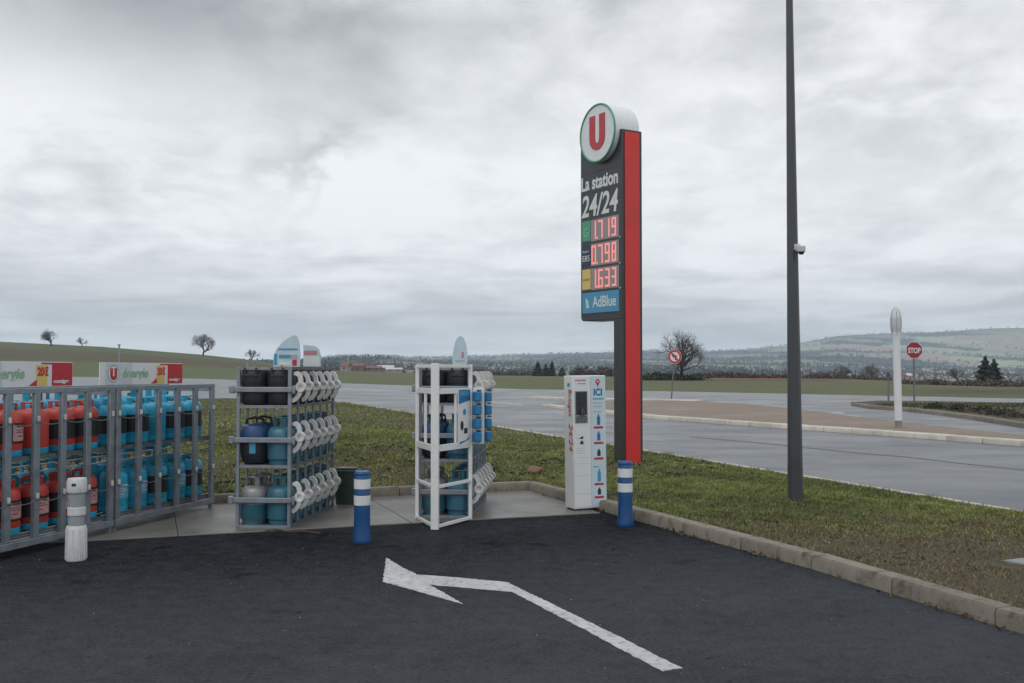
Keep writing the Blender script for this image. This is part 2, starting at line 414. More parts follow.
# field colours
seeds = np.column_stack([rng.uniform(-3500, 3500, 620), rng.uniform(900, 5300, 620)])
pal = np.array([(0.16, 0.19, 0.11), (0.24, 0.28, 0.17), (0.28, 0.19, 0.15), (0.22, 0.20, 0.14), (0.012, 0.018, 0.016), (0.016, 0.024, 0.02), (0.03, 0.04, 0.03), (0.22, 0.21, 0.16), (0.012, 0.016, 0.014), (0.02, 0.028, 0.024)])
scol = rng.integers(0, len(pal), 620)
colr = np.zeros((nr, nc, 3))
for i in range(nr):
    y0 = Ys[i]
    if y0 < 900:
        continue
    dx = (XX[i][:, None] - seeds[None, :, 0]) + 0.3 * (y0 - seeds[None, :, 1]) + 25 * np.sin(y0 / 37)
    dy = (y0 - seeds[None, :, 1]) * 0.42
    colr[i] = pal[scol[np.argmin(dx * dx + dy * dy, axis=1)]]
PXG = CX + F * TT
near_green = np.array([0.085, 0.108, 0.047]); olive = np.array([0.092, 0.098, 0.05]); brown = np.array([0.072, 0.062, 0.036]); red = np.array([0.15, 0.075, 0.05]); wood = np.array([0.03, 0.036, 0.028])
def blend(a, b, w): return a * (1 - w[..., None]) + b * w[..., None]
nearc = np.ones((nr, nc, 3)) * near_green
lefty = 1 - sstep(300, 400, PXG)
wob = 14 * np.sin(XX / 60 + 1.0)
nearc = blend(nearc, brown, lefty * sstep(300, 312, YY + wob) * (1 - sstep(375, 392, YY + wob)))
nearc = blend(nearc, olive * np.array([0.75, 0.95, 0.8]), lefty * sstep(385, 402, YY + wob * .6))
nearc = blend(nearc, olive, (1 - lefty) * sstep(360, 420, YY) * 0.7)
edgew = np.clip(0.5 + 0.5 * np.sin(XX / 23 + YY / 5) * np.sin(XX / 17 - YY / 7), 0, 1)
nearc = blend(nearc, np.array([0.105, 0.085, 0.05]), edgew * 0.75 * (1 - lefty * 0.6))
nearc = blend(nearc, brown * 1.15, sstep(640, 700, PXG) * sstep(150, 175, YY + wob * .5) * (1 - sstep(820, 860, PXG)))
nearc = blend(nearc, red, sstep(690, 720, PXG) * sstep(205, 220, YY + wob * .3))
nearc = blend(nearc, brown * 0.9, sstep(880, 960, PXG) * sstep(76, 80, YY) * (1 - sstep(84, 88, YY)))
colr = np.where((YY < 900)[..., None], nearc, colr)
fw = (sstep(1650, 1760, YY) * (1 - sstep(1850, 1950, YY))) * sstep(325, 345, PXG) * (1 - sstep(470, 520, PXG))
colr = blend(colr, wood, fw)
colr = blend(colr, np.array([0.03, 0.038, 0.03]), sstep(4450, 4800, YY) * 0.85)
colr *= (1 + np.where(YY < 900, 0.02, 0.12) * rng.standard_normal((nr, nc)))[..., None]
colr = np.clip(colr, 0.006, 0.5)
idx = np.arange(nr * nc).reshape(nr, nc)
faces = np.column_stack([idx[:-1, :-1].ravel(), idx[:-1, 1:].ravel(), idx[1:, 1:].ravel(), idx[1:, :-1].ravel()])
def np_mesh(name, verts, faces, m, smooth=True, color=None):
    me = bpy.data.meshes.new(name)
    verts = np.asarray(verts, np.float32); faces = np.asarray(faces, np.int32)
    k = faces.shape[1]
    me.vertices.add(len(verts)); me.vertices.foreach_set('co', verts.ravel())
    me.loops.add(faces.size); me.loops.foreach_set('vertex_index', faces.ravel())
    me.polygons.add(len(faces)); me.polygons.foreach_set('loop_start', np.arange(0, faces.size, k, dtype=np.int32))
    me.polygons.foreach_set('loop_total', np.full(len(faces), k, np.int32))
    me.update(calc_edges=True)
    if smooth: me.polygons.foreach_set('use_smooth', [True] * len(faces))
    if color is not None:
        at = me.color_attributes.new('tint', 'FLOAT_COLOR', 'POINT')
        c4 = np.ones((len(verts), 4), np.float32); c4[:, :3] = color
        at.data.foreach_set('color', c4.ravel())
    me.materials.append(m)
    return me
M_FIELD = mat('farmland', (0.1, 0.1, 0.05), 0.95, var=0.28, vs_=0.35, attr='tint', spec=0.15, dirt=(0.07, 0.065, 0.035), dirt_amt=0.35, dirt_scale=0.04)
o = link('ground', np_mesh('ground', np.column_stack([XX.ravel(), YY.ravel(), ZZ.ravel()]), faces, M_FIELD, True, colr.reshape(-1, 3)))
tag(o, 'rolling farmland of green and brown fields rising to far hills', kind='structure')

# ------------------------------------------------------------------ forecourt, road, verge
def sheet(name, pts, z, m, label, thick=0.05):
    mb = MB(); mb.prism([(p[0], p[1]) for p in pts], z - thick, z)
    return tag(mb.build(name, m), label, kind='structure')
fc = [site(-45, -0.0), site(0.25, -0.0), site(0.45, -4), site(0.6, -8), site(0.6, -45), site(-45, -45)]
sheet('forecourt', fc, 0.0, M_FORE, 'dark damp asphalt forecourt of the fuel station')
far_edge = [(-190, 330), (-102, 240), (-61, 194), (-23, 130), (1.2, 88), (11, 81), (19.7, 71.5), (30, 59.5), (60, 38), (110, 0), (110, -40)]
road_poly = [tuple(site(4.72, -45)[:2]), tuple(site(4.72, 10)[:2]), tuple(site(4.6, 39)[:2]), tuple(site(2.0, 43.5)[:2]), tuple(site(-3, 47)[:2]), tuple(site(-75, 52)[:2])] + far_edge
sheet('road', road_poly, 0.0, M_ROAD, 'damp grey asphalt road junction beyond the grass verge', 0.04)
# concrete strip under the bottle racks, cast in separate panels
strip = thing('paved_strip', site(-9.5, -2.4), TH, 'strip of damp concrete panels under the gas bottle racks', kind='structure')
cuts = [0, 2.35, 4.75, 7.2, 9.50]
for i in range(4):
    mb = MB(); mb.box(cuts[i] + 0.004, cuts[i + 1] - 0.004, 0.0, 2.38, -0.1, 0.012)
    mb.build('concrete_panel', M_CONC, strip, bevel=0.006)

# verge: one sheet with a low bank behind the racks
bumpph = rng.uniform(0, 6.28, 12)
def verge_z(a, b):
    a = np.asarray(a, float); b = np.asarray(b, float)
    left = 1 - sstep(-1.0, 2.2, a)
    bank = 0.30 * sstep(0.0, 3.4, b) * (1 - sstep(9, 24, b)) * left
    z = 0.095 + bank
    z = z * (1 - 0.85 * sstep(2.6, 4.6, a))
    z = z * (1 - 0.75 * sstep(30, 44, b))
    n = (np.sin(a * 2.1 + bumpph[0]) * np.sin(b * 1.7 + bumpph[1]) + np.sin(a * 4.3 + b * 2.2 + bumpph[2]) * 0.6 + np.sin(b * 5.1 - a * 3.0 + bumpph[3]) * 0.5)
    edge = np.minimum(1, np.minimum(np.abs(4.7 - a), np.where(b < 0, np.abs(a - 0.4), 99)) / 0.6)
    return z + 0.018 * n * edge
def kerb_a(b): return np.interp(np.asarray(b, float), [-40, -12, -8.3, -6, -3, 0], [0.35, 0.30, 0.26, 0.29, 0.13, 0.0])
va, vb = [], []
bs_ = np.concatenate([np.arange(-16, 0, 0.25), np.arange(0.0, 12, 0.3), np.arange(12, 49, 1.0)])
ncol = 20
verts = []; fcs = []
bi = {}
for r_, b in enumerate(bs_):
    lo = kerb_a(b) + 0.1 if b < 0 else 0.0
    hi = 4.66 if b < 39 else 4.66 - (b - 39) * 0.62
    for c in range(ncol):
        a = lo + (hi - lo) * c / (ncol - 1)
        p = site(a, b); verts.append((p.x, p.y, float(verge_z(a, b))))
for r_ in range(len(bs_) - 1):
    for c in range(ncol - 1):
        i = r_ * ncol + c; fcs.append((i, i + 1, i + ncol + 1, i + ncol))
off = len(verts); bs2 = [b for b in bs_ if b >= 0]
ncl = 80
for b in bs2:
    for c in range(ncl):
        a = -(1 - c / (ncl - 1)) ** 1.6 * 46
        p = site(a, b if b > 0 else 0.05); verts.append((p.x, p.y, float(verge_z(a, b))))
for r_ in range(len(bs2) - 1):
    for c in range(ncl - 1):
        i = off + r_ * ncl + c; fcs.append((i, i + 1, i + ncl + 1, i + ncl))
o = link('verge', np_mesh('verge', verts, fcs, M_SOIL))
tag(o, 'mossy soil of the grass verge between forecourt and road', kind='structure')

# kerb stones
def stone_mesh(name, L, w, h, m, cham=0.025):
    prof = [(0, -0.1), (0, h - cham), (cham * 0.8, h), (w - 0.008, h), (w, h - 0.008), (w, -0.1)]
    mb = MB(); g = 0.006
    ys = [g, 0.02, L - 0.02, L - g]
    vs = []
    for k, y in enumerate(ys):
        ins = 0.007 if k in (0, 3) else 0
        for x, z in prof: vs.append((min(max(x, ins), w - ins), y, z - (ins if z > 0 else 0)))
    n = len(prof); fs = []
    for k in range(3):
        for i in range(n): fs.append((k * n + i, k * n + (i + 1) % n, (k + 1) * n + (i + 1) % n, (k + 1) * n + i))
    fs.append(tuple(range(n - 1, -1, -1))); fs.append(tuple(3 * n + i for i in range(n)))
    mb.add(vs, [f[::-1] for f in fs])
    return mb.mesh(name, m)
def kerb_run(name, pts, me, L, label, flip=False, jitter=0.004):
    """lay stones along a polyline; the exposed face is on the left-hand side of the run"""
    root = thing(name, (pts[0][0], pts[0][1], 0), 0, label, kind='structure')
    pts = [Vector((p[0], p[1], 0)) for p in pts]
    base = pts[0].copy()
    cum = [0]
    for i in range(len(pts) - 1): cum.append(cum[-1] + (pts[i + 1] - pts[i]).length)
    def at(s):
        for i in range(len(pts) - 1):
            if s <= cum[i + 1] or i == len(pts) - 2:
                return pts[i] + (pts[i + 1] - pts[i]) * ((s - cum[i]) / (cum[i + 1] - cum[i]))
    n = max(1, round(cum[-1] / L)); st = cum[-1] / n
    for k in range(n):
        p, q = at(k * st), at((k + 1) * st); d = q - p
        o = link('kerb_stone', me, root)
        o.location = (p - base) + Vector((random.uniform(-1, 1) * jitter, random.uniform(-1, 1) * jitter, random.uniform(-1, 1) * jitter))
        o.rotation_euler = (random.uniform(-1, 1) * 0.004, random.uniform(-1, 1) * 0.006, math.atan2(-d.x, d.y))
        o.scale = (1, d.length / L, 1)
    return root
ks = stone_mesh('kerb_stone', 1.0, 0.16, 0.12, M_KERB)
kpts = [site(float(kerb_a(b)), b) for b in (-16, -12, -10, -8.3, -7, -6, -4.5, -3, -1.5, 0)]
kerb_run('forecourt_kerb', kpts, ks, 1.0, 'weathered concrete kerb along the forecourt below the verge')
kerb_run('rack_kerb', [site(0.16, 0.0), site(-8, 0.0), site(-22, 0)], ks, 1.0, 'weathered concrete kerb behind the gas bottle racks')
# flush edging along the road
edg = stone_mesh('edging_stone', 1.0, 0.12, 0.035, M_KERBW, 0.01)
kerb_run('road_edging', [site(4.73, 16), site(4.73, -16)], edg, 1.0, 'narrow pale concrete edging between the verge and the road')
kerb_run('far_road_edging', [site(2.05, 43.5), site(4.62, 39), site(4.70, 16)], stone_mesh('edging_stone', 2.0, 0.12, 0.035, M_KERBW, 0.01), 2.0, 'pale edging of the verge farther along the road')
# traffic islands
front = [gp(541, 406.6), gp(590, 412.4), gp(643, 418.2), gp(720, 424.0), gp(802, 429.8), gp(910, 437.6), gp(1024, 446.5)]
d_ = (front[-1] - front[-2]).normalized(); front.append(front[-1] + d_ * 12)
rear_k = [gp(526, 398.8), gp(560, 399.9), gp(610, 400.8), gp(650, 401.6), gp(697, 402.6)]
rear = [gp(697, 402.4), gp(760, 407), gp(807, 412.5), gp(899, 424.6), gp(1024, 438.6)]
rear.append(rear[-1] + (rear[-1] - rear[-2]).normalized() * 10)
def resample(pts, n):
    pts = [Vector((p[0], p[1], 0)) for p in pts]; c = [0]
    for i in range(len(pts) - 1): c.append(c[-1] + (pts[i + 1] - pts[i]).length)
    out = []
    for s in np.linspace(0, c[-1], n):
        i = min(max(int(np.searchsorted(c, s, side='right')) - 1, 0), len(pts) - 2)
        out.append(pts[i].lerp(pts[i + 1], (s - c[i]) / (c[i + 1] - c[i])))
    return out
def strip_island(name, fr, re, z, m, label, n=24):
    A, B = resample(fr, n), resample(re, n); mb = MB()
    vs = [(p.x, p.y, z) for p in A] + [(p.x, p.y, z) for p in B] + [(p.x, p.y, z - 0.2) for p in A] + [(p.x, p.y, z - 0.2) for p in B]
    fs = []
    for i in range(n - 1):
        fs += [(i, i + 1, n + i + 1, n + i), (2 * n + i, 2 * n + i + 1, i + 1, i), (n + i, n + i + 1, 3 * n + i + 1, 3 * n + i)]
    mb.add(vs, fs)
    return tag(mb.build(name, m), label, kind='structure')
strip_island('traffic_island', [p + Vector((0.25, 0.05, 0)) for p in front], [gp(575, 401.4), gp(640, 402.2)] + rear, 0.085, M_BROWN, 'long traffic island topped with brown compacted gravel')
iks = stone_mesh('kerb_stone', 1.0, 0.45, 0.12, M_KERBW, 0.03)
kerb_run('island_kerb', front[::-1], iks, 1.0, 'broad pale kerb along the near edge of the traffic island', jitter=0.002)
iks2 = stone_mesh('kerb_stone', 1.0, 1.1, 0.12, M_KERBW, 0.03)
kerb_run('island_rear_kerb', rear_k[::-1], iks2, 1.0, 'pale kerb at the far side of the traffic island below the no-left-turn sign', jitter=0.002)
gk = [gp(851, 405.5), gp(868, 408.6), gp(906, 411.2), gp(940, 415.2), gp(972, 419.6), gp(1024, 428)]
gk.append(gk[-1] + (gk[-1] - gk[-2]).normalized() * 10)
gback = [gp(851, 404), gp(880, 402.5), gp(940, 403.0), gp(1024, 404.8), Vector((45, 38, 0))]
sheet('planted_island', [p + Vector((0.16, 0.02, 0)) for p in gk] + gback[::-1], 0.10, M_SOIL, 'soil bed of the planted island around the stop sign', 0.2)
kerb_run('planted_island_kerb', gk[::-1], stone_mesh('kerb_stone', 1.0, 0.3, 0.14, M_KERB, 0.03), 1.0, 'stone kerb of the planted island below the stop sign', jitter=0.002)

# painted markings
def marking(name, pix, m, label, z=0.004, ragged=0.0):
    pts = [gp(*p) for p in pix]
    c = sum(pts, Vector()) / len(pts)
    if ragged:
        rp = []
        for i in range(len(pts)):
            p, q = pts[i], pts[(i + 1) % len(pts)]; n_ = max(1, int((q - p).length / 0.035))
            for j in range(n_): rp.append(p.lerp(q, j / n_) + Vector((random.uniform(-1, 1), random.uniform(-1, 1), 0)) * ragged)
        pts = rp
    mb = MB(); mb.prism([(p.x - c.x, p.y - c.y) for p in pts], z - 0.003, z)
    o = mb.build(name, m); o.location = (c.x, c.y, 0)
    return tag(o, label, kind='structure')
marking('painted_arrow', [(386.1, 557.7), (400, 566.5), (416.7, 574.8), (460, 578), (507, 582.5), (518.9, 588.3), (600, 627.5), (682.6, 668.9), (661.7, 671.5), (585, 630), (511.8, 592.2), (499, 591), (429.6, 585), (463.5, 604.5), (382.9, 581.9)],
        M_PAINT, 'worn white bent arrow painted on the forecourt asphalt', ragged=0.006)
M_TAR = mat('tar_seam', (0.055, 0.06, 0.068), 0.6)
sx_ = [(690, 436.5), (780, 444.5), (850, 452), (910, 457), (960, 463), (1030, 470.5)]
marking('tar_seam', sx_ + [(x, y + 0.7) for x, y in sx_[::-1]], M_TAR, 'dark tar seam running along the near road')
marking('edge_line', [(300, 387.4), (342, 388.5), (402, 390.6), (402, 391.6), (342, 389.5), (300, 388.4)], M_PAINT2, 'white line painted across the far road behind the racks')
marking('lane_line', [(330, 399.6), (384, 403.0), (384, 404.0), (330, 400.5)], M_PAINT2, 'pale painted line on the road beyond the verge grass')
marking('lane_dash', [(488, 401.3), (524, 404.0), (523, 405.6), (488, 402.6)], M_PAINT2, 'worn painted dash beside the point of the traffic island')
marking('give_way_mark', [(830, 411.6), (842, 412.0), (846, 414.2), (832, 413.6)], M_PAINT2, 'small white road mark between the two islands')
marking('give_way_mark', [(838, 414.6), (856, 415.4), (864, 418.2), (846, 416.6)], M_PAINT2, 'larger white road mark beside the planted island')
marking('lane_line', [(716, 401.2), (770, 403.0), (770, 403.9), (716, 402.0)], M_PAINT2, 'faint white line on the junction behind the traffic island')
# ------------------------------------------------------------------ materials of the objects
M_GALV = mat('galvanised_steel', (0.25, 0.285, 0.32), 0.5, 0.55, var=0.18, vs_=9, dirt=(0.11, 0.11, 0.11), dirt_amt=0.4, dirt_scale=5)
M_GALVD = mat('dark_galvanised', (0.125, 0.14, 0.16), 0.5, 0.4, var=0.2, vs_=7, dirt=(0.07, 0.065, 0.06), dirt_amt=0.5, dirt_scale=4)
M_WHITE = mat('white_powder_coat', (0.66, 0.67, 0.67), 0.45, var=0.05, vs_=3, dirt=(0.38, 0.37, 0.34), dirt_amt=0.4, dirt_scale=3)
M_PLASTW = mat('white_plastic', (0.54, 0.56, 0.58), 0.5, var=0.07, vs_=5, dirt=(0.33, 0.31, 0.28), dirt_amt=0.55, dirt_scale=8)
M_LATCH = mat('latch_plastic', (0.58, 0.58, 0.57), 0.45, var=0.08, vs_=8, dirt=(0.25, 0.25, 0.24), dirt_amt=0.6, dirt_scale=14, objvar=0.08)
M_CYAN = mat('cyan_paint', (0.018, 0.33, 0.52), 0.38, var=0.12, vs_=6, objvar=0.15, dirt=(0.06, 0.17, 0.22), dirt_amt=0.7, dirt_scale=20)
M_CYANL = mat('cyan_label', (0.10, 0.33, 0.50), 0.5, var=0.25, vs_=30, objvar=0.1)
M_RED = mat('red_paint', (0.45, 0.045, 0.032), 0.4, var=0.12, vs_=6, objvar=0.12, dirt=(0.22, 0.07, 0.06), dirt_amt=0.7, dirt_scale=20)
M_PINK = mat('pink_label', (0.50, 0.26, 0.26), 0.55, var=0.3, vs_=40, objvar=0.1)
M_BLACK = mat('black_sleeve', (0.012, 0.013, 0.016), 0.5, var=0.2, vs_=12)
M_TEAL = mat('teal_paint', (0.030, 0.13, 0.19), 0.34, var=0.15, vs_=6, objvar=0.2, dirt=(0.07, 0.09, 0.10), dirt_amt=0.7, dirt_scale=18)
M_NAVY = mat('navy_shell', (0.012, 0.05, 0.15), 0.4, var=0.15, vs_=6)
M_NAVYD = mat('dark_navy', (0.014, 0.018, 0.026), 0.5, var=0.15, vs_=6)
M_GREYP = mat('grey_paint', (0.22, 0.23, 0.24), 0.35, 0.2, var=0.12, vs_=6)
M_CHAR = mat('charcoal_plastic', (0.020, 0.022, 0.026), 0.55, var=0.15, vs_=7, bump=0.1, bs=120)
M_BRASS = mat('brass', (0.30, 0.22, 0.10), 0.4, 0.9)
M_BLUE = mat('bollard_blue', (0.003, 0.058, 0.185), 0.42, var=0.1, vs_=6, dirt=(0.03, 0.06, 0.12), dirt_amt=0.4, dirt_scale=6)
M_REFL = mat('reflective_white', (0.60, 0.62, 0.62), 0.4, var=0.06, vs_=20, dirt=(0.4, 0.4, 0.38), dirt_amt=0.4, dirt_scale=9)
M_GBAND = mat('grey_band', (0.26, 0.28, 0.30), 0.45, var=0.08, vs_=20)
M_PRINTW = mat('print_white', (0.60, 0.63, 0.64), 0.4, var=0.03)
M_PRINTBL = mat('print_pale_blue', (0.46, 0.57, 0.63), 0.4, var=0.05, vs_=3)
M_PRINTB = mat('print_blue', (0.015, 0.14, 0.30), 0.4, var=0.05)
M_PRINTSB = mat('print_sky_blue', (0.05, 0.25, 0.42), 0.4, var=0.08, vs_=20)
M_PRINTR = mat('print_red', (0.42, 0.018, 0.03), 0.4, var=0.04)
M_PRINTY = mat('print_yellow', (0.60, 0.45, 0.14), 0.4, var=0.04)
M_PRINTG = mat('print_green', (0.05, 0.28, 0.16), 0.4, var=0.04)
M_PRINTGL = mat('print_pale_green', (0.22, 0.42, 0.27), 0.4, var=0.04)
M_PRINTK = mat('print_dark', (0.02, 0.025, 0.035), 0.5, var=0.1)
M_PRINTGR = mat('print_grey', (0.30, 0.34, 0.38), 0.5, var=0.2, vs_=50)

# ------------------------------------------------------------------ gas bottles
BM = {}
def bm_(key, fn, m, sharp=35):
    if key not in BM: BM[key] = fn().mesh(key.split('|')[0], m, sharp)
    return BM[key]
def collar(r, z0, z1, n=4, w=0.05):
    mb = MB()
    for k in range(n):
        a = 2 * math.pi * k / n + 0.4
        mb.lathe([(r, z0), (r, z1), (r - 0.008, z1), (r - 0.008, z0)], 4, a, a + w / r)
    mb.ring((0, 0, z1), r - 0.004, 0.009, n=18)
    return mb
def gas_bottle(loc, rz, shell, sleeve, label_m, hgt, label, group, foot=None, kind='cage', scale=1.0):
    t = thing('gas_bottle', loc, rz, label, 'gas bottle', group)
    s = hgt
    k = shell.name + '|' + kind
    if kind == 'barrel':
        link('body', bm_('body|barrel', lambda: MB().lathe([(0.10, 0.0), (0.135, 0.008), (0.15, 0.03), (0.152, 0.17), (0.146, 0.18), (0.146, 0.20), (0.152, 0.21), (0.150, 0.35), (0.14, 0.375), (0.12, 0.385), (0.0, 0.388)], 24), M_CHAR), t)
        link('handle', bm_('handle|barrel', lambda: MB().box(-0.075, 0.075, -0.155, -0.13, 0.30, 0.335).box(-0.075, -0.05, -0.155, -0.1, 0.335, 0.40).box(0.05, 0.075, -0.155, -0.1, 0.335, 0.40), M_CHAR), t, bevel=0.006)
        link('valve', bm_('valve|barrel', lambda: MB().lathe([(0.03, 0.385), (0.03, 0.41), (0.016, 0.415), (0.016, 0.425), (0, 0.426)], 10), M_BRASS), t)
        return t
    if kind == 'steel':       # steel bottle in the tall racks
        link('body', bm_('body|' + k, lambda: MB().lathe([(0.09, 0.03), (0.125, 0.035), (0.145, 0.06), (0.147, 0.30), (0.143, 0.34), (0.125, 0.375), (0.09, 0.40), (0.04, 0.41), (0, 0.412)], 24), shell), t)
        link('foot', bm_('foot|' + (foot or shell).name, lambda: MB().lathe([(0.118, 0.0), (0.128, 0.0), (0.13, 0.04), (0.122, 0.04)], 24), foot or shell), t)
        if sleeve: link('sleeve', bm_('sleeve|s' + sleeve.name, lambda: MB().lathe([(0.146, 0.055), (0.1495, 0.06), (0.1495, 0.21), (0.147, 0.212)], 24), sleeve), t)
        link('collar', bm_('collar|' + k, lambda: collar(0.085, 0.395, 0.50), shell), t)
        link('valve', bm_('valve|s', lambda: MB().lathe([(0.018, 0.40), (0.018, 0.45), (0.028, 0.455), (0.028, 0.475), (0, 0.476)], 10).tube([(0, 0, 0.44), (0.05, 0, 0.44)], 0.011, 8), M_BRASS), t)
        return t
    if kind == 'round':       # big navy composite bottle
        link('body', bm_('body|round', lambda: MB().lathe([(0.10, 0.235), (0.152, 0.236), (0.154, 0.30), (0.148, 0.36), (0.125, 0.41), (0.08, 0.435), (0, 0.44)], 24), M_NAVY), t)
        link('base', bm_('base|round', lambda: MB().lathe([(0, 0.0), (0.09, 0.0), (0.125, 0.02), (0.148, 0.08), (0.156, 0.16), (0.156, 0.24), (0.12, 0.241)], 24), M_NAVYD), t)
        link('label', bm_('label|round', lambda: MB().lathe([(0.157, 0.12), (0.157, 0.28), (0.15, 0.281)], 5, R(-92), R(-68)), M_PRINTSB), t)
        link('handle', bm_('handle|round', lambda: MB().tube([(-0.1, 0, 0.41), (-0.09, 0, 0.48), (0, 0, 0.50), (0.09, 0, 0.48), (0.1, 0, 0.41)], 0.014, 8), M_NAVYD), t)
        link('valve', bm_('valve|s2', lambda: MB().lathe([(0.02, 0.43), (0.02, 0.47), (0, 0.471)], 10), M_BRASS), t)
        return t
    h = hgt                   # cage bottle
    hk = f'{h:.2f}'
    link('body', bm_('body|' + k + hk, lambda: MB().lathe([(0.10, 0.045), (0.138, 0.05), (0.148, 0.07), (0.148, h - 0.10), (0.142, h - 0.055), (0.12, h - 0.025), (0.08, h - 0.01), (0, h - 0.006)], 22), shell), t)
    link('foot', bm_('foot|cyan', lambda: MB().lathe([(0.12, 0.0), (0.14, 0.0), (0.146, 0.012), (0.146, 0.058), (0.13, 0.064)], 22), M_CYAN), t)
    if sleeve: link('sleeve', bm_('sleeve|' + sleeve.name + hk, lambda: MB().lathe([(0.147, 0.12), (0.151, 0.123), (0.151, h - 0.13), (0.147, h - 0.127)], 22), sleeve), t)
    if label_m:
        lb = link('label', bm_('label|' + label_m.name + hk, lambda: MB().lathe([(0.1525, 0.145), (0.1525, h - 0.15)], 8, R(-130), R(-50)), label_m), t)
        link('caption', bm_('caption|' + label_m.name + hk, lambda: MB().lathe([(0.1535, h * 0.62), (0.1535, h * 0.62 + 0.014)], 6, R(-115), R(-68)).lathe([(0.1535, h * 0.55), (0.1535, h * 0.55 + 0.006)], 6, R(-120), R(-82)).lathe([(0.1535, h * 0.50), (0.1535, h * 0.50 + 0.006)], 6, R(-120), R(-66)).lathe([(0.1535, h * 0.42), (0.1535, h * 0.42 + 0.008)], 6, R(-112), R(-90)), M_PRINTK if label_m is M_PINK else M_PRINTW), lb)
    link('collar', bm_('collar|' + k + hk, lambda: collar(0.10, h - 0.02, h + (0.045 if h < 0.5 else 0.09), 3, 0.07), shell), t)
    link('valve', bm_('valve|' + hk, lambda: MB().lathe([(0.02, h - 0.01), (0.02, h + 0.025), (0.012, h + 0.03), (0, h + 0.032)], 10), M_BRASS), t)
    return t

